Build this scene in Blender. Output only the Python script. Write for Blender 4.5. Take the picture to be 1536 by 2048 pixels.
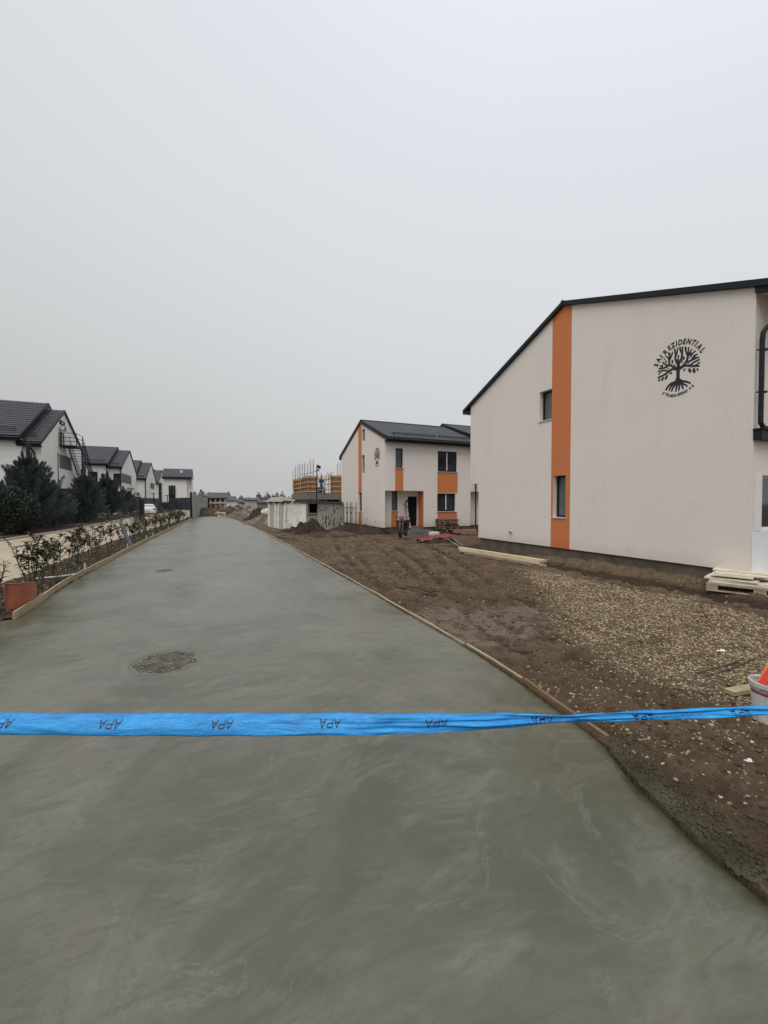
import bpy, bmesh, math, random
import numpy as np
from mathutils import Vector, Matrix
from mathutils.geometry import tessellate_polygon

# ------------------------------------------------------------------ scene, camera
sc = bpy.context.scene
for o in list(bpy.data.objects): bpy.data.objects.remove(o)
COL = sc.collection
F_PX, HOR, VPX, EYE = 820.0, 1005.0, 415.0, 1.7
pitch = math.atan((1024-HOR)/F_PX)
yaw = math.atan((768-VPX)/(F_PX/math.cos(pitch)))
cam = bpy.data.cameras.new('camera'); camo = bpy.data.objects.new('camera', cam); COL.objects.link(camo)
cam.sensor_fit = 'VERTICAL'; cam.sensor_height = 24.0; cam.lens = 24.0*F_PX/2048.0
cam.clip_start = 0.05; cam.clip_end = 3000
camo.location = (0, 0, EYE)
camo.rotation_euler = (math.pi/2-pitch, 0, -yaw)
sc.camera = camo
sc.render.resolution_x = 768; sc.render.resolution_y = 1024

# ------------------------------------------------------------------ light
SUN_EL, SUN_AZ = math.radians(62), math.radians(-130)     # azimuth from +Y towards +X: light comes softly from behind and left
w = bpy.data.worlds.new('World'); sc.world = w; w.use_nodes = True
nt = w.node_tree; nt.nodes.clear()
out = nt.nodes.new('ShaderNodeOutputWorld')
sky = nt.nodes.new('ShaderNodeTexSky'); sky.sky_type = 'NISHITA'; sky.sun_disc = False
sky.sun_elevation = SUN_EL; sky.sun_rotation = SUN_AZ; sky.dust_density = 6; sky.air_density = 1.5
bg1 = nt.nodes.new('ShaderNodeBackground'); bg1.inputs[1].default_value = 0.05
bg2 = nt.nodes.new('ShaderNodeBackground'); bg2.inputs[1].default_value = 1.0
nt.links.new(sky.outputs[0], bg1.inputs[0])
tc = nt.nodes.new('ShaderNodeTexCoord'); sep = nt.nodes.new('ShaderNodeSeparateXYZ')
ramp = nt.nodes.new('ShaderNodeValToRGB')
nt.links.new(tc.outputs['Generated'], sep.inputs[0]); 
nz = nt.nodes.new('ShaderNodeTexNoise'); nz.inputs['Scale'].default_value = 1.3; nz.inputs['Detail'].default_value = 3
nt.links.new(tc.outputs['Generated'], nz.inputs['Vector'])
m1 = nt.nodes.new('ShaderNodeMath'); m1.operation = 'MULTIPLY_ADD'; m1.inputs[1].default_value = 0.10
nt.links.new(nz.outputs[0], m1.inputs[0]); nt.links.new(sep.outputs[2], m1.inputs[2])
m2 = nt.nodes.new('ShaderNodeMath'); m2.operation = 'MULTIPLY_ADD'; m2.inputs[1].default_value = 0.26      # the cloud is brighter towards +X
nt.links.new(sep.outputs[0], m2.inputs[0]); nt.links.new(m1.outputs[0], m2.inputs[2]); nt.links.new(m2.outputs[0], ramp.inputs[0])
cr = ramp.color_ramp
cr.elements[0].position = 0.0; cr.elements[0].color = (0.52, 0.53, 0.535, 1)
cr.elements[1].position = 1.0; cr.elements[1].color = (0.90, 0.93, 0.99, 1)
for p, c in ((0.13, (0.53,0.54,0.545,1)), (0.32, (0.63,0.645,0.655,1)), (0.52, (0.695,0.72,0.735,1)), (0.80, (0.77,0.79,0.84,1))):
    e = cr.elements.new(p); e.color = c
nt.links.new(ramp.outputs[0], bg2.inputs[0])
mx = nt.nodes.new('ShaderNodeMixShader'); mx.inputs[0].default_value = 0.96
nt.links.new(bg1.outputs[0], mx.inputs[1]); nt.links.new(bg2.outputs[0], mx.inputs[2]); nt.links.new(mx.outputs[0], out.inputs[0])
sun = bpy.data.lights.new('sun', 'SUN'); sun.energy = 1.9; sun.angle = math.radians(50); sun.color = (1.0, 0.965, 0.92)
suno = bpy.data.objects.new('sun', sun); COL.objects.link(suno)
sd = Vector((math.sin(SUN_AZ)*math.cos(SUN_EL), math.cos(SUN_AZ)*math.cos(SUN_EL), math.sin(SUN_EL)))
suno.rotation_euler = sd.to_track_quat('Z', 'Y').to_euler(); suno.location = (0, 0, 60)
vs = sc.view_settings; vs.view_transform = 'Standard'; vs.look = 'None'; vs.exposure = 0.0; vs.gamma = 1.0; vs.use_curve_mapping = False

# ------------------------------------------------------------------ helpers
_F = Vector((math.sin(yaw)*math.cos(pitch), math.cos(yaw)*math.cos(pitch), -math.sin(pitch)))
_R = Vector((math.cos(yaw), -math.sin(yaw), 0)); _U = _R.cross(_F); _O = Vector((0, 0, EYE))
def on(ax, v, x, y):          # measured photo point -> real point on a world plane
    d = _F + _R*((x-768)/F_PX) + _U*((1024-y)/F_PX)
    return _O + d*((v-_O[ax])/d[ax])
def onX(X, x, y): return on(0, X, x, y)
def onY(Y, x, y): return on(1, Y, x, y)
def onZ(x, y, z=0.0): return on(2, z, x, y)
rnd = random.Random(7)
def V(*a): return Vector(a)

def tag(o, label=None, cat=None, group=None, kind=None):
    if label: o['label'] = label
    if cat: o['category'] = cat
    if group: o['group'] = group
    if kind: o['kind'] = kind
    return o
def empty(name, loc, label=None, cat=None, group=None, rz=0):
    o = bpy.data.objects.new(name, None); COL.objects.link(o); o.location = loc; o.rotation_euler = (0, 0, rz)
    o.empty_display_size = 0.2
    return tag(o, label, cat, group)
def rootloc(o):
    p = V(0, 0, 0)
    while o is not None: p += V(*o.location); o = o.parent
    return p
class MB:
    def __init__(s): s.v = []; s.f = []; s.sm = False
    def quad(s, *p):
        n = len(s.v); s.v += [tuple(q) for q in p]; s.f.append(tuple(range(n, n+len(p)))); return s
    def box(s, a, b):
        x0, y0, z0 = a; x1, y1, z1 = b
        if x0 > x1: x0, x1 = x1, x0
        if y0 > y1: y0, y1 = y1, y0
        if z0 > z1: z0, z1 = z1, z0
        n = len(s.v)
        s.v += [(x0,y0,z0),(x1,y0,z0),(x1,y1,z0),(x0,y1,z0),(x0,y0,z1),(x1,y0,z1),(x1,y1,z1),(x0,y1,z1)]
        s.f += [tuple(n+i for i in q) for q in ((0,3,2,1),(4,5,6,7),(0,1,5,4),(1,2,6,5),(2,3,7,6),(3,0,4,7))]; return s
    def obox(s, c, dx, dy, dz):      # oriented box: centre and three half vectors
        n = len(s.v); c = Vector(c)
        for k in (-1, 1):
            for i, j in ((-1,-1),(1,-1),(1,1),(-1,1)): s.v.append(tuple(c+dx*i+dy*j+dz*k))
        s.f += [tuple(n+i for i in q) for q in ((0,3,2,1),(4,5,6,7),(0,1,5,4),(1,2,6,5),(2,3,7,6),(3,0,4,7))]; return s
    def bar(s, p, q, wd, th, up=None):   # rectangular bar from p to q
        p = Vector(p); q = Vector(q); d = (q-p); u = Vector(up) if up else V(0,0,1)
        if abs(d.normalized().dot(u)) > 0.98: u = V(1,0,0)
        sd_ = d.cross(u).normalized(); u2 = sd_.cross(d).normalized()
        return s.obox((p+q)/2, d/2, sd_*wd/2, u2*th/2)
    def tube(s, pts, r, n=8, caps=True):
        pts = [Vector(p) for p in pts]; rr = r if isinstance(r, (list, tuple)) else [r]*len(pts)
        base = len(s.v); up = None
        for i, p in enumerate(pts):
            t = (pts[min(i+1, len(pts)-1)]-pts[max(i-1, 0)]).normalized()
            if up is None: up = V(0,0,1) if abs(t.z) < 0.9 else V(1,0,0)
            a = t.cross(up).normalized(); b = a.cross(t).normalized(); up = b
            for k in range(n):
                an = 2*math.pi*k/n; s.v.append(tuple(p+(a*math.cos(an)+b*math.sin(an))*rr[i]))
        for i in range(len(pts)-1):
            for k in range(n):
                a0 = base+i*n+k; a1 = base+i*n+(k+1) % n
                s.f.append((a0, a1, a1+n, a0+n))
        if caps:
            s.f.append(tuple(base+k for k in range(n))[::-1]); s.f.append(tuple(base+(len(pts)-1)*n+k for k in range(n)))
        return s
    def lathe(s, prof, c, n=24, closed=False):
        base = len(s.v); c = Vector(c)
        for (r, z) in prof:
            for k in range(n):
                an = 2*math.pi*k/n; s.v.append((c.x+r*math.cos(an), c.y+r*math.sin(an), c.z+z))
        for i in range(len(prof)-1):
            for k in range(n):
                a0 = base+i*n+k; a1 = base+i*n+(k+1) % n; s.f.append((a0, a1, a1+n, a0+n))
        return s
    def grid(s, rows):
        base = len(s.v); m = len(rows[0])
        for r in rows: s.v += [tuple(p) for p in r]
        for i in range(len(rows)-1):
            for j in range(m-1):
                a = base+i*m+j; s.f.append((a, a+1, a+m+1, a+m))
        return s
    def xform(s, M):
        s.v = [tuple(M @ Vector(p)) for p in s.v]; return s
    def add(s, o):
        n = len(s.v); s.v += o.v; s.f += [tuple(n+i for i in q) for q in o.f]; return s
    def build(s, name, mat, parent=None, label=None, cat=None, group=None, kind=None, base=None, smooth=False, bevel=0):
        off = rootloc(parent) if parent else (Vector(base) if base is not None else V(0,0,0))
        me = bpy.data.meshes.new(name); me.from_pydata([(p[0]-off[0], p[1]-off[1], p[2]-off[2]) for p in s.v], [], s.f)
        me.materials.append(mat); me.update()
        o = bpy.data.objects.new(name, me); COL.objects.link(o)
        if parent: o.parent = parent
        else: o.location = off
        if smooth or s.sm:
            me.polygons.foreach_set('use_smooth', [True]*len(me.polygons))
        if bevel:
            b = o.modifiers.new('bevel', 'BEVEL'); b.width = bevel; b.segments = 1; b.limit_method = 'ANGLE'
        return tag(o, label, cat, group, kind)
def np_mesh(name, verts, faces, mat, smooth=True, parent=None, base=(0,0,0)):
    me = bpy.data.meshes.new(name); nv = len(verts); nf, k = faces.shape
    me.vertices.add(nv); me.vertices.foreach_set('co', (verts-np.array(base)).astype(np.float32).ravel())
    me.loops.add(nf*k); me.loops.foreach_set('vertex_index', faces.astype(np.int32).ravel())
    me.polygons.add(nf); me.polygons.foreach_set('loop_start', np.arange(0, nf*k, k, dtype=np.int32))
    try: me.polygons.foreach_set('loop_total', np.full(nf, k, dtype=np.int32))
    except Exception: pass
    me.update(calc_edges=True); me.validate()
    if smooth: me.polygons.foreach_set('use_smooth', np.ones(nf, dtype=bool))
    me.materials.append(mat)
    o = bpy.data.objects.new(name, me); COL.objects.link(o)
    if parent: o.parent = parent
    else: o.location = base
    return o
def copy_tree(o, parent=None, loc=None, rz=None, scale=None):
    c = o.copy(); COL.objects.link(c); c.parent = parent
    if loc is not None: c.location = loc
    if rz is not None: c.rotation_euler = (0, 0, rz)
    if scale is not None: c.scale = (scale,)*3
    for ch in list(o.children): copy_tree(ch, c)
    return c

# numpy gradient noise
_rs = np.random.RandomState(3); _perm = _rs.permutation(512); _perm = np.concatenate([_perm, _perm]); _ga = _rs.rand(512)*2*np.pi
def pn(x, y):
    xi = np.floor(x).astype(int); yi = np.floor(y).astype(int); xf = x-xi; yf = y-yi
    def g(ix, iy, dx, dy):
        a = _ga[_perm[(_perm[ix & 511]+iy) & 511]]; return np.cos(a)*dx+np.sin(a)*dy
    u = xf*xf*xf*(xf*(xf*6-15)+10); v = yf*yf*yf*(yf*(yf*6-15)+10)
    n00 = g(xi, yi, xf, yf); n10 = g(xi+1, yi, xf-1, yf); n01 = g(xi, yi+1, xf, yf-1); n11 = g(xi+1, yi+1, xf-1, yf-1)
    return (n00*(1-u)+n10*u)*(1-v)+(n01*(1-u)+n11*u)*v
def fbm(x, y, s, o=4, g=0.5):
    r = 0; a = 1.0
    for i in range(o): r = r+a*pn(x*s+17.3*i, y*s-9.1*i); s *= 2.03; a *= g
    return r
def sst(a, b, x): t = np.clip((x-a)/(b-a), 0, 1); return t*t*(3-2*t)

# ------------------------------------------------------------------ materials
class NT:
    def __init__(s, name):
        m = bpy.data.materials.new(name); m.use_nodes = True; s.m = m; s.t = m.node_tree
        s.b = s.t.nodes['Principled BSDF']; s.c = s.t.nodes.new('ShaderNodeTexCoord')
    def n(s, typ, **k):
        o = s.t.nodes.new(typ)
        for a, b in k.items():
            if a in o.inputs.keys(): o.inputs[a].default_value = b
            else: setattr(o, a, b)
        return o
    def l(s, a, b): s.t.links.new(a, b)
    def coord(s, scale=(1,1,1), rot=(0,0,0), loc=(0,0,0)):
        mp = s.n('ShaderNodeMapping'); mp.inputs['Scale'].default_value = scale; mp.inputs['Rotation'].default_value = rot
        mp.inputs['Location'].default_value = loc
        s.l(s.c.outputs['Object'], mp.inputs[0]); return mp.outputs[0]
    def noise(s, scale, detail=4, rough=0.55, dist=0, vec=None):
        o = s.n('ShaderNodeTexNoise'); o.inputs['Scale'].default_value = scale; o.inputs['Detail'].default_value = detail
        o.inputs['Roughness'].default_value = rough; o.inputs['Distortion'].default_value = dist
        s.l(vec if vec else s.c.outputs['Object'], o.inputs['Vector']); return o.outputs[0]
    def ramp(s, fac, stops):
        r = s.n('ShaderNodeValToRGB'); e = r.color_ramp
        while len(e.elements) < len(stops): e.elements.new(0.5)
        for i, (p, c) in enumerate(stops):
            if not isinstance(c, (tuple, list)): c = (c, c, c)
            e.elements[i].position = p; e.elements[i].color = (*c, 1)
        s.l(fac, r.inputs[0]); return r.outputs[0]
    def mix(s, fac, a, b, mode='MIX'):
        o = s.n('ShaderNodeMix', data_type='RGBA', blend_type=mode)
        for sock, v in ((o.inputs[0], fac), (o.inputs[6], a), (o.inputs[7], b)):
            if isinstance(v, (int, float)): sock.default_value = v
            elif isinstance(v, tuple): sock.default_value = (*v, 1)
            else: s.l(v, sock)
        return o.outputs[2]
    def math(s, op, a, b=0.0):
        o = s.n('ShaderNodeMath', operation=op)
        for i, v in ((0, a), (1, b)):
            if isinstance(v, (int, float)): o.inputs[i].default_value = v
            else: s.l(v, o.inputs[i])
        return o.outputs[0]
    def bump(s, h, strength, dist=0.02, prev=None):
        o = s.n('ShaderNodeBump'); o.inputs['Strength'].default_value = strength; o.inputs['Distance'].default_value = dist
        s.l(h, o.inputs['Height'])
        if prev: s.l(prev, o.inputs['Normal'])
        return o.outputs[0]
    def fin(s, col=None, rough=0.6, normal=None, spec=0.5, metal=0):
        for k, v in (('Base Color', col), ('Roughness', rough), ('Metallic', metal), ('Specular IOR Level', spec)):
            if v is None: continue
            i = s.b.inputs[k]
            if isinstance(v, (int, float)): i.default_value = v
            elif isinstance(v, tuple): i.default_value = (*v, 1)
            else: s.l(v, i)
        if normal: s.l(normal, s.b.inputs['Normal'])
        return s.m
def simple(name, col, rough=0.6, var=0.15, scale=6, bump=0.15, bscale=60, metal=0, spec=0.5, bdist=0.01):
    t = NT(name); f = t.noise(scale, 5); lo = tuple(c*(1-var) for c in col); hi = tuple(min(1, c*(1+var)) for c in col)
    c = t.ramp(f, [(0.3, lo), (0.7, hi)])
    nb = t.bump(t.noise(bscale, 4), bump, bdist) if bump else None
    return t.fin(c, rough, nb, spec, metal)
M = {}
def stucco(name, col, amt=0.5):
    t = NT(name)
    big = t.noise(0.35, 4, 0.6); fine = t.noise(38, 3, 0.6)
    st = t.noise(14, 5, 0.65, 1.5, t.coord((1, 1, 0.35)))
    c = t.mix(t.ramp(big, [(0.3, 0.0), (0.75, 1.0)]), tuple(x*0.93 for x in col), col)
    c = t.mix(t.ramp(fine, [(0.35, 0.0), (0.6, 1.0)]), tuple(x*0.86 for x in col), c)
    dirt = t.ramp(t.noise(2.2, 6, 0.7, 0.6, t.coord((1, 1, 0.25))), [(0.52, 0.0), (0.8, 0.35)])
    c = t.mix(dirt, c, tuple(x*0.72 for x in col))
    sp = t.n('ShaderNodeSeparateXYZ'); t.l(t.c.outputs['Object'], sp.inputs[0])
    hz_ = t.math('ADD', sp.outputs[2], t.math('MULTIPLY', t.noise(3.5, 6, 0.75), -0.55))
    c = t.mix(t.ramp(hz_, [(0.04, 0.42), (0.40, 0.0)]), c, tuple(x*k for x, k in zip(col, (0.62, 0.55, 0.48))))
    nb = t.bump(st, amt*1.2, 0.008); nb = t.bump(fine, amt*1.2, 0.005, nb)
    return t.fin(c, 0.9, nb, 0.25)
M['stucco'] = stucco('stucco_warm_white', (0.82, 0.755, 0.70))
M['orange'] = stucco('stucco_orange', (0.64, 0.215, 0.085), 0.35)
M['stuccoL'] = stucco('stucco_pale', (0.82, 0.80, 0.765), 0.3)
M['foamboard'] = simple('insulation_board_grey_white', (0.72, 0.76, 0.78), 0.85, 0.05)
M['reveal'] = simple('white_render_reveal', (0.74, 0.73, 0.70), 0.85, 0.06)
def t_concrete():
    t = NT('fresh_trowelled_concrete')
    warp = t.noise(0.55, 3, 0.5)
    mp = t.n('ShaderNodeMapping'); t.l(t.c.outputs['Object'], mp.inputs[0])
    add = t.n('ShaderNodeVectorMath', operation='MULTIPLY_ADD'); add.inputs[1].default_value = (0.55, 0.55, 0.55)
    wn = t.n('ShaderNodeTexNoise'); wn.inputs['Scale'].default_value = 0.55; wn.inputs['Detail'].default_value = 2
    t.l(t.c.outputs['Object'], wn.inputs['Vector']); t.l(wn.outputs['Color'], add.inputs[0]); t.l(t.c.outputs['Object'], add.inputs[2])
    wv = add.outputs[0]
    big = t.noise(0.62, 6, 0.62, 0.9, wv)
    sw = t.n('ShaderNodeTexNoise'); sw.inputs['Scale'].default_value = 3.1; sw.inputs['Detail'].default_value = 7; sw.inputs['Roughness'].default_value = 0.62; sw.inputs['Distortion'].default_value = 1.3
    st = t.n('ShaderNodeMapping'); st.inputs['Scale'].default_value = (0.6, 1.5, 1); st.inputs['Rotation'].default_value = (0, 0, 0.12); t.l(wv, st.inputs[0]); t.l(st.outputs[0], sw.inputs['Vector'])
    fine = t.n('ShaderNodeTexNoise'); fine.inputs['Scale'].default_value = 5.0; fine.inputs['Detail'].default_value = 6; fine.inputs['Distortion'].default_value = 2.0; fine.inputs['Roughness'].default_value = 0.7
    s2 = t.n('ShaderNodeMapping'); s2.inputs['Scale'].default_value = (0.45, 2.4, 1); s2.inputs['Rotation'].default_value = (0, 0, -0.5)
    t.l(wv, s2.inputs[0]); t.l(s2.outputs[0], fine.inputs['Vector'])
    c = t.ramp(big, [(0.36, (0.040, 0.042, 0.019)), (0.5, (0.068, 0.069, 0.038)), (0.64, (0.098, 0.098, 0.062))])
    patch = t.noise(0.62, 7, 0.64, 1.4)
    c = t.mix(t.ramp(patch, [(0.48, 0.0), (0.60, 0.62)]), c, (0.128, 0.122, 0.095))
    c = t.mix(t.ramp(sw.outputs[0], [(0.52, 0.0), (0.68, 0.36)]), c, (0.150, 0.148, 0.118))
    c = t.mix(t.ramp(fine.outputs[0], [(0.51, 0.0), (0.64, 0.55)]), c, (0.042, 0.043, 0.026))
    c = t.mix(t.ramp(t.noise(60, 2), [(0.68, 0.0), (0.75, 0.6)]), c, (0.05, 0.05, 0.038))
    c = t.mix(t.ramp(t.noise(0.9, 5, 0.65, 1.2), [(0.52, 0.0), (0.64, 0.45)]), c, (0.105, 0.088, 0.066))
    # circular trowel sweeps: rings round scattered centres, broken up by noise
    vo = t.n('ShaderNodeTexVoronoi', feature='F1'); vo.inputs['Scale'].default_value = 0.75; t.l(wv, vo.inputs['Vector'])
    rg = t.math('ADD', t.math('MULTIPLY', vo.outputs['Distance'], 34.0), t.math('MULTIPLY', t.noise(1.7, 5, 0.6, 0.8), 11.0))
    ring = t.math('SINE', rg); keep_ = t.ramp(t.noise(1.1, 5, 0.7, 0.8), [(0.50, 0.0), (0.62, 1.0)])
    c = t.mix(t.math('MULTIPLY', t.ramp(ring, [(0.80, 0.0), (1.0, 0.42)]), keep_), c, (0.145, 0.143, 0.115))
    c = t.mix(t.math('MULTIPLY', t.ramp(t.math('MULTIPLY', ring, -1.0), [(0.86, 0.0), (1.0, 0.38)]), keep_), c, (0.055, 0.056, 0.040))
    arc = t.n('ShaderNodeTexNoise'); arc.inputs['Scale'].default_value = 1.1; arc.inputs['Detail'].default_value = 10; arc.inputs['Roughness'].default_value = 0.74; arc.inputs['Distortion'].default_value = 2.4
    t.l(wv, arc.inputs['Vector'])
    c = t.mix(t.ramp(arc.outputs[0], [(0.40, 0.0), (0.415, 0.45), (0.43, 0.0)]), c, (0.04, 0.04, 0.028))
    c = t.mix(t.ramp(arc.outputs[0], [(0.585, 0.0), (0.60, 0.40), (0.615, 0.0)]), c, (0.17, 0.17, 0.14))
    grit = t.noise(26, 7, 0.8); c = t.mix(t.ramp(grit, [(0.33, 0.45), (0.46, 0.0)]), c, (0.045, 0.045, 0.030))
    r = t.ramp(patch, [(0.3, 0.23), (0.7, 0.40)])
    nb = t.bump(sw.outputs[0], 0.10, 0.010); nb = t.bump(t.math('MULTIPLY', ring, keep_), 0.16, 0.0025, nb); nb = t.bump(arc.outputs[0], 0.30, 0.006, nb); nb = t.bump(fine.outputs[0], 0.15, 0.005, nb); nb = t.bump(t.noise(140, 4, 0.7), 0.22, 0.002, nb)
    return t.fin(c, r, nb, 1.0)
M['concrete'] = t_concrete()
def t_mud():
    t = NT('wet_brown_mud')
    at = t.n('ShaderNodeAttribute', attribute_name='mask'); sp = t.n('ShaderNodeSeparateColor'); t.l(at.outputs['Color'], sp.inputs[0])
    a = t.noise(1.1, 6, 0.65, 0.5); b = t.noise(7, 7, 0.75); al = at.outputs['Alpha']
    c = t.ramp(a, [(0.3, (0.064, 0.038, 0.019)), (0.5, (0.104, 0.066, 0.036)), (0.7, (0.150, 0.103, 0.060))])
    c = t.mix(t.ramp(al, [(0.52, 0.0), (0.85, 0.75)]), c, (0.165, 0.120, 0.076))       # crests painted lighter: relief light put into the colour
    c = t.mix(t.ramp(al, [(0.22, 0.85), (0.46, 0.0)]), c, (0.032, 0.019, 0.011))       # hollows painted darker: relief shade put into the colour
    c = t.mix(t.ramp(b, [(0.36, 0.75), (0.52, 0.0)]), c, (0.040, 0.027, 0.018))
    c = t.mix(t.ramp(t.noise(16, 5, 0.7), [(0.56, 0.0), (0.68, 0.4)]), c, (0.155, 0.113, 0.070))
    c = t.mix(t.math('MULTIPLY', sp.outputs[0], t.ramp(t.noise(30, 4, 0.7), [(0.42, 0.1), (0.58, 0.8)])), c, (0.175, 0.130, 0.080))
    c = t.mix(t.math('MULTIPLY', sp.outputs[1], t.ramp(t.noise(3.2, 6, 0.7, 0.6), [(0.45, 0.0), (0.56, 0.75)])), c, (0.195, 0.158, 0.125))
    c = t.mix(t.math('MULTIPLY', sp.outputs[2], t.ramp(t.noise(18, 5, 0.7), [(0.35, 0.15), (0.6, 0.85)])), c, (0.068, 0.058, 0.037))
    r = t.mix(t.math('MULTIPLY', sp.outputs[1], t.ramp(t.noise(3.2, 6, 0.7, 0.6), [(0.46, 0.0), (0.56, 1.0)])), (0.80, 0.80, 0.80), (0.16, 0.16, 0.16))
    nb = t.bump(t.noise(22, 6, 0.75), 1.0, 0.045); nb = t.bump(t.noise(110, 4, 0.7), 0.6, 0.008, nb)
    return t.fin(c, r, nb, 0.28)
M['mud'] = t_mud()
M['soil'] = simple('dark_clumpy_soil', (0.050, 0.036, 0.026), 0.95, 0.45, 5, 0.9, 25, bdist=0.04, spec=0.2)
def t_far():
    t = NT('field_ground'); c = t.ramp(t.noise(0.15, 5), [(0.35, (0.09, 0.075, 0.05)), (0.65, (0.12, 0.11, 0.07))])
    return t.fin(c, 0.95, t.bump(t.noise(3, 5), 0.5, 0.1), 0.2)
M['field'] = t_far()
def t_lane():
    t = NT('sandy_lane')
    c = t.ramp(t.noise(0.7, 6, 0.6, 0.3, t.coord((1, 0.3, 1))), [(0.3, (0.30, 0.245, 0.175)), (0.5, (0.40, 0.335, 0.25)), (0.7, (0.46, 0.40, 0.31))])
    c = t.mix(t.ramp(t.noise(12, 5, 0.7), [(0.4, 0.4), (0.6, 0.0)]), c, (0.25, 0.2, 0.145))
    c = t.mix(t.ramp(t.noise(1.2, 4, 0.6, 0.8, t.coord((1.5, 0.12, 1))), [(0.55, 0.0), (0.7, 0.45)]), c, (0.24, 0.19, 0.13))
    return t.fin(c, 0.9, t.bump(t.noise(30, 5, 0.7), 0.5, 0.01), 0.25)
M['lane'] = t_lane()
def t_peb():
    t = NT('gravel_stone'); g = t.n('ShaderNodeNewGeometry')
    c = t.ramp(g.outputs['Random Per Island'], [(0.0, (0.10, 0.064, 0.033)), (0.25, (0.23, 0.165, 0.090)), (0.6, (0.37, 0.285, 0.168)), (0.9, (0.48, 0.39, 0.25)), (1.0, (0.52, 0.48, 0.40))])
    c = t.mix(t.ramp(t.noise(55, 3), [(0.42, 0.55), (0.62, 0.0)]), c, (0.09, 0.066, 0.043))
    return t.fin(c, 0.75, t.bump(t.noise(90, 3), 0.4, 0.004), 0.35)
M['pebble'] = t_peb()
def wood(name, c0, c1, ax=(1, 14, 14), rough=0.75):
    t = NT(name); v = t.coord(ax)
    c = t.ramp(t.noise(1.2, 6, 0.6, 1.2, v), [(0.3, c0), (0.7, c1)])
    c = t.mix(t.ramp(t.noise(3.1, 5, 0.7), [(0.5, 0.0), (0.8, 0.6)]), c, tuple(x*0.45 for x in c0))
    return t.fin(c, rough, t.bump(t.noise(3, 5, 0.6, 0.5, v), 0.3, 0.004), 0.3)
M['woodY'] = wood('fresh_pine_board_lengthwise', (0.48, 0.39, 0.25), (0.68, 0.59, 0.43), (14, 1, 14))
M['woodform'] = wood('worn_formwork_pine', (0.25, 0.19, 0.115), (0.47, 0.38, 0.25), (14, 1, 14))
M['woodpallet'] = wood('weathered_pallet_wood', (0.10, 0.070, 0.048), (0.26, 0.20, 0.14), (4, 4, 14))
M['palepallet'] = wood('pale_pallet_wood', (0.26, 0.21, 0.15), (0.46, 0.39, 0.29), (4, 4, 14))
M['board'] = wood('pale_shuttering_board', (0.55, 0.49, 0.39), (0.74, 0.68, 0.58), (5, 5, 14))
M['formred'] = wood('red_brown_formwork_panel', (0.27, 0.125, 0.055), (0.42, 0.22, 0.11), (3, 3, 1))
M['batten'] = wood('pine_batten', (0.46, 0.32, 0.17), (0.62, 0.46, 0.28), (3, 3, 3))
M['dark'] = simple('anthracite_metal', (0.009, 0.011, 0.017), 0.55, 0.15, 3, 0.05, 30, spec=0.3)
M['darkblue'] = simple('blue_grey_metal_sheet', (0.016, 0.020, 0.030), 0.5, 0.15, 3, 0.05, 30)
def t_roof(name, col, rough=0.5):
    t = NT(name); c = t.ramp(t.noise(1.5, 5), [(0.3, tuple(x*0.8 for x in col)), (0.7, tuple(x*1.25 for x in col))])
    c = t.mix(t.ramp(t.noise(14, 4), [(0.5, 0.0), (0.75, 0.4)]), c, tuple(x*1.7 for x in col))
    return t.fin(c, rough, t.bump(t.noise(50, 3), 0.12, 0.004), 0.45)
M['roof'] = t_roof('anthracite_metal_tile', (0.026, 0.028, 0.034), 0.45)
M['panelgrey'] = simple('mid_grey_render_panel', (0.105, 0.112, 0.125), 0.8, 0.1)
def t_glass():
    t = NT('window_glass'); c = t.ramp(t.noise(0.8, 2), [(0.35, (0.008, 0.010, 0.013)), (0.7, (0.03, 0.036, 0.042))])
    return t.fin(c, 0.06, t.bump(t.noise(1.2, 2), 0.03, 0.02), 0.75)
M['glass'] = t_glass()
M['glassfilm'] = simple('window_glass_with_film', (0.10, 0.125, 0.13), 0.18, 0.25, 1.5, 0, spec=0.6)
M['void'] = simple('dark_interior', (0.003, 0.003, 0.003), 0.9, 0.2, 3, 0)  # near-black colour paints the shade inside openings; also used for tar splashes
M['interior'] = simple('unlit_room_plaster', (0.16, 0.15, 0.14), 0.9, 0.2, 3, 0)
M['plinth'] = simple('rough_concrete_plinth', (0.115, 0.092, 0.068), 0.9, 0.35, 2.5, 0.6, 30)
M['emblem'] = simple('black_painted_relief', (0.010, 0.011, 0.015), 0.6, 0.2, 5, 0.05)
M['sill'] = simple('stone_sill', (0.50, 0.50, 0.49), 0.6, 0.1)
M['rust'] = simple('rusty_steel', (0.075, 0.040, 0.024), 0.75, 0.4, 8, 0.4, 80)
M['steel'] = simple('dull_steel', (0.16, 0.16, 0.165), 0.5, 0.2, 8, 0.1, metal=0.6)
M['rebar'] = simple('grey_rebar', (0.13, 0.13, 0.14), 0.7, 0.3, 8, 0)
M['rawconc'] = simple('raw_cast_concrete', (0.17, 0.165, 0.155), 0.95, 0.3, 0.9, 0.6, 12)
M['brick'] = None
def t_brick(name, c1, c2, mort, sc_=4.0):
    t = NT(name); b = t.n('ShaderNodeTexBrick'); b.inputs['Scale'].default_value = sc_
    b.inputs['Color1'].default_value = (*c1, 1); b.inputs['Color2'].default_value = (*c2, 1); b.inputs['Mortar'].default_value = (*mort, 1)
    b.inputs['Mortar Size'].default_value = 0.02
    v = t.coord(rot=(math.pi/2, 0, 0)); t.l(v, b.inputs['Vector'])
    c = t.mix(t.ramp(t.noise(3, 4), [(0.4, 0.3), (0.6, 0.0)]), b.outputs[0], tuple(x*0.5 for x in c1))
    return t.fin(c, 0.9, t.bump(t.noise(20, 4), 0.3, 0.01), 0.2)
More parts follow.
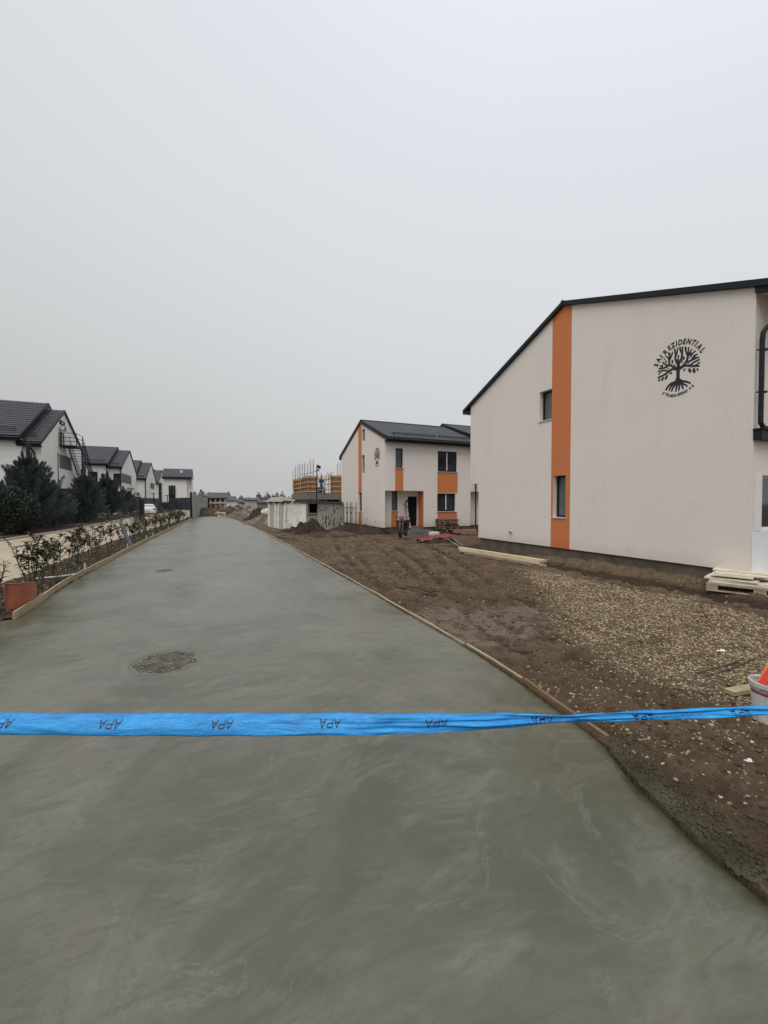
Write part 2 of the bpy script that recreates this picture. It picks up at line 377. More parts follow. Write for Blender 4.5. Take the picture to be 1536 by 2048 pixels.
M['brick'] = t_brick('hollow_clay_brick', (0.33, 0.15, 0.105), (0.40, 0.21, 0.145), (0.34, 0.31, 0.28))
def t_whitewash():
    t = NT('flaking_whitewash'); n1 = t.ramp(t.noise(2.0, 6, 0.7, 0.5), [(0.5, 0.0), (0.66, 1.0)])
    n2 = t.ramp(t.noise(1.6, 5, 0.6, 0.3, t.coord((6, 6, 0.5))), [(0.5, 0.0), (0.72, 0.7)])
    c = t.mix(n1, (0.76, 0.75, 0.71), (0.45, 0.43, 0.38)); c = t.mix(n2, c, (0.40, 0.37, 0.31))
    return t.fin(c, 0.9, t.bump(t.noise(20, 5), 0.4, 0.01), 0.2)
M['whitewash'] = t_whitewash()
def t_oldconc():
    t = NT('stained_concrete_panel'); n1 = t.ramp(t.noise(3.2, 7, 0.75, 0.8), [(0.56, 0.0), (0.62, 1.0)])
    c = t.ramp(t.noise(1.2, 6, 0.7), [(0.3, (0.20, 0.185, 0.16)), (0.7, (0.34, 0.325, 0.29))])
    c = t.mix(n1, c, (0.05, 0.045, 0.04))
    return t.fin(c, 0.95, t.bump(t.noise(18, 5), 0.6, 0.02), 0.2)
M['oldconc'] = t_oldconc()
M['terracotta'] = simple('orange_brown_plastic', (0.33, 0.095, 0.050), 0.55, 0.22, 3, 0.1)
M['white'] = simple('white_plastic', (0.66, 0.65, 0.63), 0.5, 0.12, 8, 0.1)
M['paper'] = simple('dirty_white_paper', (0.62, 0.60, 0.57), 0.9, 0.15, 20, 0.4, 40)
M['red'] = simple('red_plastic', (0.52, 0.035, 0.022), 0.4, 0.2, 8, 0.05)
M['orangep'] = simple('orange_plastic', (0.75, 0.21, 0.05), 0.45, 0.2, 8, 0.05)
M['redtarp'] = simple('faded_red_sheet', (0.19, 0.022, 0.026), 0.5, 0.3, 3, 0.3, 10)
M['black'] = simple('black_rubber', (0.012, 0.012, 0.013), 0.6, 0.2, 8, 0.05)
M['carwhite'] = simple('white_car_paint', (0.66, 0.64, 0.60), 0.25, 0.03, 2, 0)
M['bluewall'] = simple('blue_workwear', (0.06, 0.09, 0.17), 0.9, 0.2, 9, 0.3)
M['skin'] = simple('skin', (0.40, 0.22, 0.15), 0.6, 0.08)
M['greenp'] = simple('green_plastic_crate', (0.05, 0.12, 0.07), 0.6, 0.2)
M['greypipe'] = simple('grey_blue_pipe', (0.12, 0.13, 0.17), 0.55, 0.3, 9, 0.2)
M['fenceboard'] = wood('grey_weathered_fence_board', (0.22, 0.22, 0.215), (0.42, 0.42, 0.41), (12, 12, 1))
M['cream'] = simple('cream_render', (0.45, 0.42, 0.36), 0.9, 0.1)
def t_leaf(name, stops, rough=0.5, tr=0.15):
    t = NT(name); g = t.n('ShaderNodeNewGeometry'); c = t.ramp(g.outputs['Random Per Island'], stops)
    m = t.fin(c, rough, None, 0.4); return m
M['leaf'] = t_leaf('laurel_leaf', [(0.0, (0.040, 0.048, 0.020)), (0.45, (0.085, 0.094, 0.042)), (0.8, (0.140, 0.130, 0.070)), (1.0, (0.21, 0.13, 0.08))], 0.42)
M['conifer'] = t_leaf('blue_green_conifer_spray', [(0.0, (0.026, 0.038, 0.036)), (0.6, (0.064, 0.086, 0.081)), (1.0, (0.13, 0.158, 0.148))], 0.8)
M['hedge'] = t_leaf('dark_hedge_leaf', [(0.0, (0.012, 0.020, 0.014)), (0.7, (0.028, 0.040, 0.026)), (1.0, (0.045, 0.06, 0.04))], 0.6)
M['farleaf'] = t_leaf('haze_tinted_brush', [(0.0, (0.09, 0.092, 0.085)), (1.0, (0.20, 0.195, 0.18))], 0.9)  # leaf colour greyed lighter, distance haze painted in
M['barkdark'] = simple('dark_conifer_bark', (0.030, 0.024, 0.020), 0.9, 0.3, 20, 0.4)
M['bark'] = simple('brown_stem', (0.085, 0.058, 0.040), 0.9, 0.3, 20, 0.4)
def t_tape():
    t = NT('blue_plastic_tape'); c = t.ramp(t.noise(7, 4, 0.6, 0.5, t.coord((1, 1, 5))), [(0.3, (0.003, 0.17, 0.50)), (0.7, (0.015, 0.33, 0.74))])
    m = t.fin(c, 0.33, t.bump(t.noise(20, 6, 0.65, 1.6, t.coord((1, 1, 5))), 0.65, 0.008), 0.5)
    return m
M['tape'] = t_tape()
M['tapeink'] = simple('dark_tape_ink', (0.006, 0.010, 0.045), 0.5, 0.2, 30, 0)

# ------------------------------------------------------------------ ground, road, lane
XW = 9.25                                     # plane of the gable walls right of the road
b = MB(); b.quad((-900,-200,-0.32),(900,-200,-0.32),(900,1600,-0.32),(-900,1600,-0.32)); b.build('ground', M['field'], kind='structure')

ER = [(2.20,-3.0),(2.18,0.2),(2.21,0.94),(2.26,1.23),(2.33,1.42),(2.38,1.62),(2.56,1.99),(2.72,3.04),(2.78,3.74),(2.86,8.52),(2.92,16.56),(2.95,29.06),(2.40,48.0),(2.2,53.6)]
EL = [(-5.2,-3.0),(-5.4,2.0),(-5.0,5.0),(-4.2,6.6),(-3.2,7.45),(-2.62,7.60),(-2.69,10.91),(-2.60,16.26),(-2.25,26.22),(-1.75,38.0),(-1.50,46.6),(-1.2,53.6)]
def edge(E, y): return np.interp(y, [p[1] for p in E], [p[0] for p in E])
def rag(y):    # broken, slumped edge where the plank stops
    return (1-sst(1.7, 2.1, y))*(0.035*pn(y*3.1, y*0+4.0)+0.022*pn(y*11, y*0+1.0)+0.012*pn(y*37, y*0+2.0))
ys = np.concatenate([np.arange(-3, 0, .1), np.arange(0, 8, .02), np.geomspace(8, 53.6, 160)])
K = 150
l = edge(EL, ys)+(1-sst(7.3, 7.6, ys))*0.08*pn(ys*1.7, ys*0+8); r = edge(ER, ys)+rag(ys)
tt = np.linspace(0, 1, K); tt = np.concatenate([tt[:-1], [0.9975, 1.0]])
X = l[:, None]+(r-l)[:, None]*tt[None, :]; Y = np.repeat(ys[:, None], len(tt), 1)
Z = 0.010*fbm(X, Y, 0.5, 3)+0.0022*fbm(X*0.6, Y, 3.5, 3)+0.0012*fbm(X, Y, 14, 2)
# slump at the free edge near the camera
Z -= (1-sst(1.75, 2.2, Y))*sst(0.16, 0.0, r[:, None]-X)*0.022
# trowel dish round the big manhole
MHX, MHY = -0.42, 4.92
for mx_, my_, mr_ in ((MHX, MHY, 0.31), (-1.0, 11.6, 0.20)):
    dm = np.hypot(X-mx_, Y-my_); Z = Z*sst(mr_, mr_+0.35, dm)-0.012*sst(mr_+0.06, mr_+0.02, dm)
nr, nc = X.shape
vt = np.stack([X, Y, Z], -1).reshape(-1, 3)
idx = np.arange(nr*nc).reshape(nr, nc)
fc = np.stack([idx[:-1, :-1], idx[:-1, 1:], idx[1:, 1:], idx[1:, :-1]], -1).reshape(-1, 4)
# side skirt
for col in (0, nc-1):
    e = vt[idx[:, col]].copy(); e[:, 2] = -0.2; s0 = len(vt); vt = np.concatenate([vt, e]); k = np.arange(nr)
    q = np.stack([idx[:-1, col], idx[1:, col], s0+k[1:], s0+k[:-1]], -1)
    fc = np.concatenate([fc, q if col == 0 else q[:, ::-1]])
tag(np_mesh('concrete_road', vt, fc, M['concrete']), kind='structure')

# mud yard right of the road, one height field
def tracks(x, y):
    h = np.zeros_like(x); T = [
      ([(3.25,3.6),(3.54,4.89),(4.10,6.4),(4.67,7.74),(5.4,10.2),(6.31,13.22),(7.4,18),(8.4,24)], .13, .050),
      ([(4.55,3.4),(4.75,4.6),(5.1,6.0),(5.7,7.6),(6.6,10.2),(7.6,13.2),(8.7,18)], .13, .045),
      ([(3.1,7.0),(3.5,10.0),(4.3,14.0),(5.4,18.5),(7.2,23.5)], .12, .045),
      ([(4.2,7.6),(4.9,10.2),(5.8,14.0),(7.1,18.6)], .12, .045),
      ([(3.3,12.0),(5.0,12.6),(7.0,12.3),(9.0,14.0)], .11, .03),
      ([(3.6,3.9),(4.1,5.0),(4.9,7.0),(5.8,9.4),(6.8,11.6)], .11, .035), ([(3.4,8.4),(4.6,13.0),(6.2,17.0),(8.0,20.5)], .11, .035)]
    for pts, wd, dp in T:
        best = np.full(x.shape, 9.0); sl = np.zeros_like(x); acc = 0
        for (ax, ay), (bx, by) in zip(pts[:-1], pts[1:]):
            L = math.hypot(bx-ax, by-ay); ux, uy = (bx-ax)/L, (by-ay)/L
            s = np.clip((x-ax)*ux+(y-ay)*uy, 0, L); d = np.hypot(x-ax-ux*s, y-ay-uy*s)
            m = d < best; best = np.where(m, d, best); sl = np.where(m, acc+s, sl); acc += L
        prof = -dp*1.15*np.exp(-(best/wd)**4)+dp*0.75*np.exp(-((best-wd*1.35)/(wd*0.35))**2)
        tread = 0.036*np.sin(sl*2*np.pi/0.20+best*14)*np.exp(-(best/wd)**4)
        h += (prof+tread)*np.clip(0.55+1.3*pn(x*0.55+3, y*0.55), 0.05, 1.2)
    return h
def masks(x, y):
    n = fbm(x, y, 0.8, 3)
    lim = 4.05+np.maximum(y-3.6, 0)*0.72
    g = sst(-0.35, 0.45, x-lim+0.55*n)*sst(9.6, 7.6, y+0.6*n)*sst(7.75, 7.35, x+0.15*n)
    st = 0.35*sst(2.4, 2.9, x)*sst(3.4, 2.6, y)
    wet = sst(0.0, 0.5, 1-np.hypot((x-3.6)/1.5, (y-4.75)/0.95)+0.75*n)
    slur = sst(0.27, 0.05, x-edge(ER, y)-0.12*n)*sst(2.35, 1.8, y)
    return g, st, wet, slur
def hmud(x, y):
    g, st, wet, slur = masks(x, y)
    r_ = edge(ER, y)
    dist = x-r_
    rough = (1-0.6*g)*(1-0.6*wet)
    h = 0.02+0.05*fbm(x, y, 0.35, 3)+rough*(0.040*fbm(x, y, 1.5, 3)+0.030*(0.55-2*np.abs(fbm(x, y, 3.2, 3)))+0.026*(0.5-1.6*np.abs(fbm(x, y, 6.5, 4, .65))))
    h += 0.012*fbm(x, y, 16, 3)
    h += tracks(x, y)
    tr = sst(7.75, 8.0, x+0.12*fbm(x, y, 1.2, 3))*sst(14, 12.6, y)
    h = h*(1-0.5*tr)-0.12*tr+0.08*np.exp(-((x-7.78)/0.13)**2)*sst(14, 12.6, y)*(0.6+fbm(x, y, 3, 3))
    h = h-0.17*sst(13, 20, y)*sst(3.2, 5.5, x)
    h = h+sst(8.35, 9.15, x+0.10*fbm(x, y, 2.0, 3))*sst(12.5, 7.0, y)*(0.23+0.10*fbm(x, y, 3.0, 3))+0.05*sst(8.8, 9.2, x)*sst(14, 12, y)
    ne = sst(0.0, 0.45, dist)
    h = h*ne+(0.012+0.012*fbm(x, y, 9, 3))*(1-ne)
    h += 0.016*slur*(0.1+fbm(x, y, 12, 4))-0.004*slur
    h = np.where(dist < -0.03, -0.09, h)
    return h
az = np.radians(np.linspace(2, 112, 640)); rr = np.geomspace(1.5, 92, 800)
A_, R_ = np.meshgrid(az, rr); X = R_*np.sin(A_); Y = R_*np.cos(A_)
Z = hmud(X, Y); g, st, wet, slur = masks(X, Y)
keep = X > edge(ER, Y)-0.30
idx = np.arange(X.size).reshape(X.shape)
kf = keep[:-1, :-1] & keep[:-1, 1:] & keep[1:, 1:] & keep[1:, :-1]
fc = np.stack([idx[:-1, :-1], idx[1:, :-1], idx[1:, 1:], idx[:-1, 1:]], -1)[kf]
used = np.zeros(X.size, bool); used[fc.ravel()] = True; remap = np.cumsum(used)-1
vt = np.stack([X, Y, Z], -1).reshape(-1, 3)[used]; fc = remap[fc]
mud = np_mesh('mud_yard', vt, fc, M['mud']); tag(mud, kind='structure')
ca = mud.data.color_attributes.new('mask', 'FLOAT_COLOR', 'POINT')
lo_ = 0.05*fbm(X, Y, 0.35, 3)+0.02-0.17*sst(13, 20, Y)*sst(3.2, 5.5, X); rel = np.clip(0.5+(Z-lo_)*8.0/(1+0.0*R_), 0, 1)  # relative height, drives the painted light and shade of the relief
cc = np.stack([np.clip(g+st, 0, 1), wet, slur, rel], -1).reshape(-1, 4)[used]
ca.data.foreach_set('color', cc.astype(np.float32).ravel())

# loose stones: gravel patch, stony mud and spilled slurry crumbs
rs = np.random.RandomState(11)
ico = [(0,0,1)]+[(0.894*math.cos(a), 0.894*math.sin(a), 0.447) for a in np.arange(5)*2*math.pi/5]+[(0.894*math.cos(a+math.pi/5), 0.894*math.sin(a+math.pi/5), -0.447) for a in np.arange(5)*2*math.pi/5]+[(0,0,-1)]
icf = [(0,i+1,(i+1)%5+1) for i in range(5)]+[(i+1,i+6,(i+1)%5+1) for i in range(5)]+[((i+1)%5+1,i+6,(i+1)%5+6) for i in range(5)]+[(i+6,11,(i+1)%5+6) for i in range(5)]
ico = np.array(ico); icf = np.array(icf)
def stones(name, px, py, size, mat, flat=0.55, sink=0.15):
    n = len(px); jit = 1+0.30*(rs.rand(n, 12, 1)-0.5)*2*0.8
    s = size[:, None]*np.stack([rs.uniform(.75, 1.35, n), rs.uniform(.6, 1.0, n), rs.uniform(.35, .8, n)*flat/0.55], -1)
    v = ico[None]*jit*s[:, None, :]
    a = rs.rand(n)*6.283; tl = rs.normal(0, .3, n)
    ca_, sa_ = np.cos(tl)[:, None], np.sin(tl)[:, None]
    v = np.stack([v[..., 0]*ca_+v[..., 2]*sa_, v[..., 1], -v[..., 0]*sa_+v[..., 2]*ca_], -1)
    ca_, sa_ = np.cos(a)[:, None], np.sin(a)[:, None]
    v = np.stack([v[..., 0]*ca_-v[..., 1]*sa_, v[..., 0]*sa_+v[..., 1]*ca_, v[..., 2]], -1)
    z = hmud(px, py)+size*sink
    v += np.stack([px, py, z], -1)[:, None, :]
    f = icf[None]+(np.arange(n)*12)[:, None, None]
    return np_mesh(name, v.reshape(-1, 3), f.reshape(-1, 3), mat, smooth=True)
N = 420000
px = rs.uniform(2.2, 9.2, N); py = rs.uniform(-0.6, 13, N)
g, st, wet, slur = masks(px, py); rr_ = np.hypot(px, py)
clump = np.clip(0.65+0.9*fbm(px, py, 2.6, 3), 0.05, 1)
pr = np.clip(g*1.0*clump+st*0.45*clump+0.010, 0, 1)*np.clip(5.0/rr_, 0.25, 1)*0.62
ok = (rs.rand(N) < pr) & (px > edge(ER, py)+0.06) & (rr_ > 1.4)
px, py = px[ok], py[ok]; rr_ = rr_[ok]
size = (0.007+0.010*rs.rand(len(px))**2)*(0.85+0.09*np.maximum(rr_-2, 0))
tag(stones('gravel', px, py, size, M['pebble']), 'loose rounded gravel and small stones scattered over the brown mud', 'gravel', kind='stuff')
N = 9000
py = rs.uniform(0.3, 2.3, N); px = edge(ER, py)+rag(py)+rs.exponential(0.085, N)-0.012
t = simple('grey_mortar_and_mud_crumb', (0.066, 0.058, 0.037), 0.95, 0.4, 3, 0.4, spec=0.12)
tag(stones('crumbs', px, py, 0.003+0.012*rs.rand(len(px))**3, t, 0.7), 'dark crumbs of mortar and mud along the ragged concrete edge', 'crumbs', kind='stuff')

N = 150000
px = rs.uniform(2.5, 9.2, N); py = rs.uniform(0.3, 24, N); g, st, wet, slur = masks(px, py); rr_ = np.hypot(px, py)
cl_ = np.clip(0.25+1.6*fbm(px, py, 1.3, 3), 0.02, 1)
ok = (rs.rand(N) < cl_*np.clip(3.2/rr_, .12, 1)*(1-.75*g)*(1-.7*wet)*.55) & (px > edge(ER, py)+.08)
px, py, rr_ = px[ok], py[ok], rr_[ok]
tag(stones('mud_clods', px, py, (0.006+0.018*rs.rand(len(px))**3)*(.8+.05*rr_), simple('mud_clod', (0.078, 0.050, 0.029), 0.85, 0.5, 2.5, .6, 60, spec=.2), 0.6), 'dark brown clods of churned mud scattered over the yard', 'clods', kind='stuff')

# lane and planting bed on the left
def strip(name, Lp, Rp, ys, mat, amp, z0, s=1.2, n=24, **k):
    l = np.interp(ys, [p[1] for p in Lp], [p[0] for p in Lp]); r = np.interp(ys, [p[1] for p in Rp], [p[0] for p in Rp])
    X = l[:, None]+(r-l)[:, None]*np.linspace(0, 1, n)[None]; Y = np.repeat(ys[:, None], n, 1)
    Z = z0+amp*fbm(X, Y, s, 4)
    i = np.arange(X.size).reshape(X.shape); f = np.stack([i[:-1, :-1], i[:-1, 1:], i[1:, 1:], i[1:, :-1]], -1).reshape(-1, 4)
    return tag(np_mesh(name, np.stack([X, Y, Z], -1).reshape(-1, 3), f, mat), **k)
ys2 = np.concatenate([np.arange(2, 20, .12), np.geomspace(20, 90, 80)])
strip('lane', [(-9.0,2),(-8.5,23),(-7.9,30),(-7.8,54),(-6.0,90)], [(-3.75,2),(-3.75,20),(-3.3,30),(-2.2,44),(-2.2,56),(-4,90)], ys2, M['lane'], 0.02, -0.02, kind='structure')
strip('planting_bed', [(-6.4,2),(-5.6,5),(-3.95,8),(-3.90,20),(-3.3,30),(-2.3,44),(-2.0,50)], [(-4.6,2),(-4.6,5),(-3.6,6.9),(-2.60,7.7),(-2.68,11),(-2.60,16.3),(-2.26,26.2),(-1.78,38),(-1.5,46.6)],
      np.concatenate([np.arange(2, 16, .05), np.geomspace(16, 46.6, 160)]), M['soil'], 0.05, 0.015, 2.5, 40, kind='structure')
strip('verge_strip', [(-12,2),(-12,90)], [(-8.95,2),(-8.45,23),(-7.85,30),(-7.75,54),(-5.9,90)], ys2, M['soil'], 0.05, 0.0, 1.2, kind='structure')
mbk = MB()
kb = [(-8.95,2),(-8.45,23),(-7.85,30),(-7.75,54)]
for (a, c), (d, e) in zip(kb[:-1], kb[1:]): mbk.bar((a,c,0.02),(d,e,0.02),0.14,0.10)
mbk.build('lane_kerb', M['lane'], kind='structure')

# formwork planks held on edge along the pour
def plank(pts, h, th, z0, mat, label, group=None, base=None):
    m = MB(); n0 = 0
    rows = []
    for i, (x, y, z) in enumerate(pts):
        q = pts[min(i+1, len(pts)-1)]; p = pts[max(i-1, 0)]; d = Vector((q[0]-p[0], q[1]-p[1], 0)).normalized(); n_ = V(-d.y, d.x, 0)
        c = V(x, y, z0+z); rows.append([c-n_*th/2, c+n_*th/2, c+n_*th/2+V(0,0,h), c-n_*th/2+V(0,0,h), c-n_*th/2])
    m.grid(rows); m.quad(*rows[0][:4][::-1]); m.quad(*rows[-1][:4])
    return m.build('formwork_plank', mat, None, label, 'plank', group, base=rows[0][0])
def sub(E_, y0, y1, dx, step=0.7, wob=0.012):
    n = max(2, int((y1-y0)/step)); out_ = []
    for i in range(n+1):
        y = y0+(y1-y0)*i/n; out_.append((float(edge(E_, y))+dx+rnd.uniform(-wob, wob), y, rnd.uniform(-.008, .008)))
    return out_
ordn = ['nearest','second','third','fourth','fifth','sixth','seventh']
seg = [(7.56,11.9),(11.93,16.8),(16.83,22.0),(22.03,28.2),(28.23,36.0),(36.03,46.6)]
EL2 = [(-2.58,7.5)]+EL[6:]
for i, (a, c) in enumerate(seg):
    plank(sub(EL2, a, c, -0.015+0.01*(i % 2)), 0.22, 0.03, -0.10, M['woodform'], f'{ordn[i]} pale formwork plank along the left edge of the concrete, in front of the shrubs', 'planks along the left concrete edge')
seg = [(2.0,2.98),(3.05,4.05),(4.08,8.3),(8.33,12.3),(12.33,17.5),(17.53,26.0)]
lb = ['dark wet formwork plank end where the right concrete edge turns ragged','short chipped formwork plank just beyond the blue tape','long yellowish formwork plank beside the muddy yard, third from the tape','fourth formwork plank along the right concrete edge','fifth formwork plank on the right edge, level with the tyre tracks','farthest thin formwork plank on the right edge, near the shed']
darkplank = wood('dark_wet_formwork', (0.13, 0.08, 0.042), (0.24, 0.16, 0.09), (14, 1, 14))
for i, (a, c) in enumerate(seg):
    plank(sub(ER, a, c, 0.016+0.02*(i == 1), 0.45, 0.006), 0.125-0.02*(i > 0), 0.028, -0.075, darkplank if i == 0 else M['woodform'], lb[i], 'planks along the right concrete edge')
# small stakes driven outside the left planks
for i, y in enumerate((11.9, 17.0, 20.8, 22.6, 28.3)):
    x = float(edge(EL2, y))-0.05; m = MB(); m.bar((x, y, -0.2), (x-0.01, y+.01, 0.24), 0.035, 0.03, (0,1,0))
    m.build('formwork_stake', M['woodY'], None, f'{ordn[i]} small wooden stake holding the left formwork plank upright', 'stake', 'stakes behind the left planks', base=(x, y, 0))

# manhole covers flush with the concrete
def manhole(x, y, r, label):
    root = empty('manhole_cover', (x, y, 0.0), label, 'manhole cover')
    m = MB(); base = -0.010; n = 48; rows = []
    for i in range(14):
        rad = r*i/13; rows.append([(x+rad*math.cos(2*math.pi*k/n), y+rad*math.sin(2*math.pi*k/n), base+0.0035) for k in range(n+1)])
    m.grid(rows); lid = m.build('lid', M['lidmat'], root)
    s = MB(); st_ = 0.052
    k = int(r/st_)+1
    for i in range(-k, k+1):
        for j in range(-k, k+1):
            cx, cy = i*st_+(st_/2 if j % 2 else 0), j*st_*0.9
            if math.hypot(cx, cy) < r*0.93 and rnd.random() < 0.9 and float(pn(np.array([(x+cx)*4.5]), np.array([(y+cy)*4.5]))[0]) < 0.22+0.3*(-cx/r):
                a = math.pi/4; a += rnd.uniform(-.3,.3); sz_ = rnd.uniform(.008,.016); u = V(math.cos(a), math.sin(a), 0)*sz_; v_ = V(-math.sin(a), math.cos(a), 0)*sz_
                s.obox((x+cx, y+cy, base+0.006), u, v_, V(0,0,0.0035+rnd.uniform(0,.002)))
    o = s.build('raised_studs', M['lidstud'], lid); o['kind'] = 'stuff'; smear(root, x, y, r)
def smear(root, x, y, r):
    n = 72; a = np.linspace(0, 2*np.pi, n+1); nz1 = pn(np.cos(a)*1.7+x*3, np.sin(a)*1.7+y*3)+.6*pn(np.cos(a)*6+x, np.sin(a)*6+y)
    inner = r*(1.0-np.clip(.03+.36*(nz1+.12*np.cos(a)), -.01, .55)); rows = []
    for k, z_ in ((0, -.0060), (.3, -.0035), (.75, -.004), (1, -.0135)):
        rr_ = inner+(r+.045-inner)*k; rows.append([(x+float(rr_[i])*math.cos(a[i]), y+float(rr_[i])*math.sin(a[i]), z_+(.0015*float(pn(np.array([a[i]*9.]), np.array([k*5.]))[0]) if 0 < k < 1 else 0)) for i in range(n+1)])
    m = MB(); m.grid(rows); m.build('cement_smear', M['concrete'], root, smooth=True)
M['lidmat'] = simple('cast_iron_filled_with_cement', (0.070, 0.062, 0.047), 0.85, 0.8, 7, 1.0, 45)
M['lidstud'] = simple('cement_smeared_studs', (0.145, 0.142, 0.118), 0.65, 0.35, 5, 0.5, 60)
manhole(MHX, MHY, 0.31, 'large round manhole cover smeared with cement in the near concrete')
manhole(-1.0, 11.6, 0.20, 'small dark manhole cover farther along the concrete near the left planks')

# ------------------------------------------------------------------ building helpers
def panel(m, outer, holes, f3, inward, depth=0.18, rim=True):
    """flat face with openings; outer/holes are 2-D loops, f3 maps (u,v)->3-D, inward is the vector into the wall"""
    loops = [[V(*p, 0) for p in outer]]+[[V(*p, 0) for p in h] for h in holes]
    flat = [p for L in loops for p in L]
    n0 = len(m.v); m.v += [tuple(f3(p.x, p.y)) for p in flat]
    for t_ in tessellate_polygon(loops): m.f.append(tuple(n0+i for i in t_))
    dv = Vector(inward)*depth
    for h in holes:
        for i in range(len(h)):
            a = Vector(f3(*h[i])); c = Vector(f3(*h[(i+1) % len(h)])); m.quad(a, c, c+dv, a+dv)
    if rim:
        for i in range(len(outer)):
            a = Vector(f3(*outer[i])); c = Vector(f3(*outer[(i+1) % len(outer)])); m.quad(a, c, c+dv, a+dv)
def rect(u0, v0, u1, v1): return [(u0,v0),(u1,v0),(u1,v1),(u0,v1)]
def window(parent, f3, inward, u0, v0, u1, v1, set_in=0.12, fr=0.05, mull=(), fmat=None, glass=None, sill=True, name='window', silld=0.05, white=False):
    """frame mesh with pane and sill children; f3(u,v) on the wall face, set back by set_in"""
    fm = fmat or M['dark']; iv = Vector(inward)
    g = lambda u, v, d: Vector(f3(u, v))+iv*d
    uu = (g(1,0,0)-g(0,0,0)); vv = (g(0,1,0)-g(0,0,0))
    m = MB()
    def bx(a, b_, c, d_, d0=set_in-0.005, d1=set_in+0.05):
        ce = g((a+c)/2, (b_+d_)/2, (d0+d1)/2); m.obox(ce, uu*abs(c-a)/2, vv*abs(d_-b_)/2, iv*(d1-d0)/2)
    bx(u0, v0, u0+fr, v1); bx(u1-fr, v0, u1, v1); bx(u0+fr, v0, u1-fr, v0+fr); bx(u0+fr, v1-fr, u1-fr, v1)
    for q in mull: bx(q-fr*0.7, v0+fr, q+fr*0.7, v1-fr)
    f = m.build(name, fm, parent)
    p = MB(); p.quad(g(u0+fr*.8, v0+fr*.8, set_in+0.03), g(u1-fr*.8, v0+fr*.8, set_in+0.03), g(u1-fr*.8, v1-fr*.8, set_in+0.03), g(u0+fr*.8, v1-fr*.8, set_in+0.03))
    p.quad(*[q for q in [g(u0-.01, v0-.01, set_in+0.10), g(u1+.01, v0-.01, set_in+0.10), g(u1+.01, v1+.01, set_in+0.10), g(u0-.01, v1+.01, set_in+0.10)]])
    p.build('pane', glass or M['glass'], f)
    if sill:
        s = MB(); ce = g((u0+u1)/2, v0-0.018, (set_in-silld)/2); s.obox(ce, uu*((u1-u0)/2+0.03), vv*0.015, iv*(set_in+silld)/2)
        s.build('sill', M['sill'], f)
    return f
def tiled(m, A, B, C, D, rib=0.19, step=0.35, amp=0.018, st=0.014, seg=6):
    """metal-tile slope: A-B eave, D-C ridge"""
    A, B, C, D = map(Vector, (A, B, C, D)); L = (B-A).length; S = ((D-A).length+(C-B).length)/2
    nrm = (B-A).cross(D-A).normalized()
    if nrm.z < 0: nrm = -nrm
    nu = max(2, int(L/rib))*seg; nv = max(1, int(S/step)); rows = []
    for j in range(nv):
        for e in (0.0, 0.999):
            v = (j+e)/nv; row = []
            for i in range(nu+1):
                u = i/nu; p = (A*(1-u)+B*u)*(1-v)+(D*(1-u)+C*u)*v
                c = 0.5+0.5*math.cos(2*math.pi*i/seg); row.append(p+nrm*(amp*c+st*(1-e)))
            rows.append(row)
    m.grid(rows)
def slab_under(m, A, B, C, D, th=0.10):
    A, B, C, D = map(Vector, (A, B, C, D)); nrm = (B-A).cross(D-A).normalized()
    if nrm.z < 0: nrm = -nrm
    lo = [p-nrm*th for p in (A, B, C, D)]; hi = [p-nrm*0.004 for p in (A, B, C, D)]
    m.quad(*lo[::-1]); m.quad(*hi)
    for i in range(4): m.quad(lo[i], lo[(i+1) % 4], hi[(i+1) % 4], hi[i])
def gutter(parent, p, q, drop=0.0, r=0.065):
    m = MB(); p = Vector(p); q = Vector(q); m.tube([p, q], r, 10); return m.build('gutter', M['dark'], parent)
def pipe(parent, pts, r=0.045, brackets=(), bdir=(0,1,0), n=12):
    m = MB(); m.tube(pts, r, n); o = m.build('downpipe', M['dark'], parent, smooth=False)
    for z in brackets:
        b_ = MB(); x, y = pts[-2][0], pts[-2][1]; b_.tube([(x, y, z-.015), (x, y, z+.015)], r*1.3, 12); b_.bar((x, y, z), Vector((x, y, z))+Vector(bdir)*0.12, 0.025, 0.02)
        b_.build('bracket', M['dark'], o)
    return o

# 2-D art of the painted emblem, in millimetre-like units measured off the wall
ZS = 7.68
def zpt(x, y): return onX(XW, 1260+x/ZS, 640+y/ZS)
EC = zpt(740, 700)                      # emblem centre on the wall
def w2(x, y): p = zpt(x, y); return (-(p.y-EC.y), p.z-EC.z)       # u to the right seen from the road = -Y
_fc = {}
def glyph(ch):
    if ch in _fc: return _fc[ch]
    cu = bpy.data.curves.new('glyph', 'FONT'); cu.body = ch; cu.size = 1.0; cu.offset = 0.030; cu.fill_mode = 'BOTH'; cu.align_x = 'CENTER'; cu.resolution_u = 4
    ob = bpy.data.objects.new('glyph', cu); COL.objects.link(ob); bpy.context.view_layer.update()
    me = bpy.data.meshes.new_from_object(ob.evaluated_get(bpy.context.evaluated_depsgraph_get()))
    r_ = ([(v.co.x, v.co.y) for v in me.vertices], [tuple(p.vertices) for p in me.polygons])
    xs = [q[0] for q in r_[0]]; c = (min(xs)+max(xs))/2; r_ = ([(q[0]-c, q[1]) for q in r_[0]], r_[1], max(xs)-min(xs))
    bpy.data.objects.remove(ob); bpy.data.curves.remove(cu); bpy.data.meshes.remove(me)
    _fc[ch] = r_; return r_
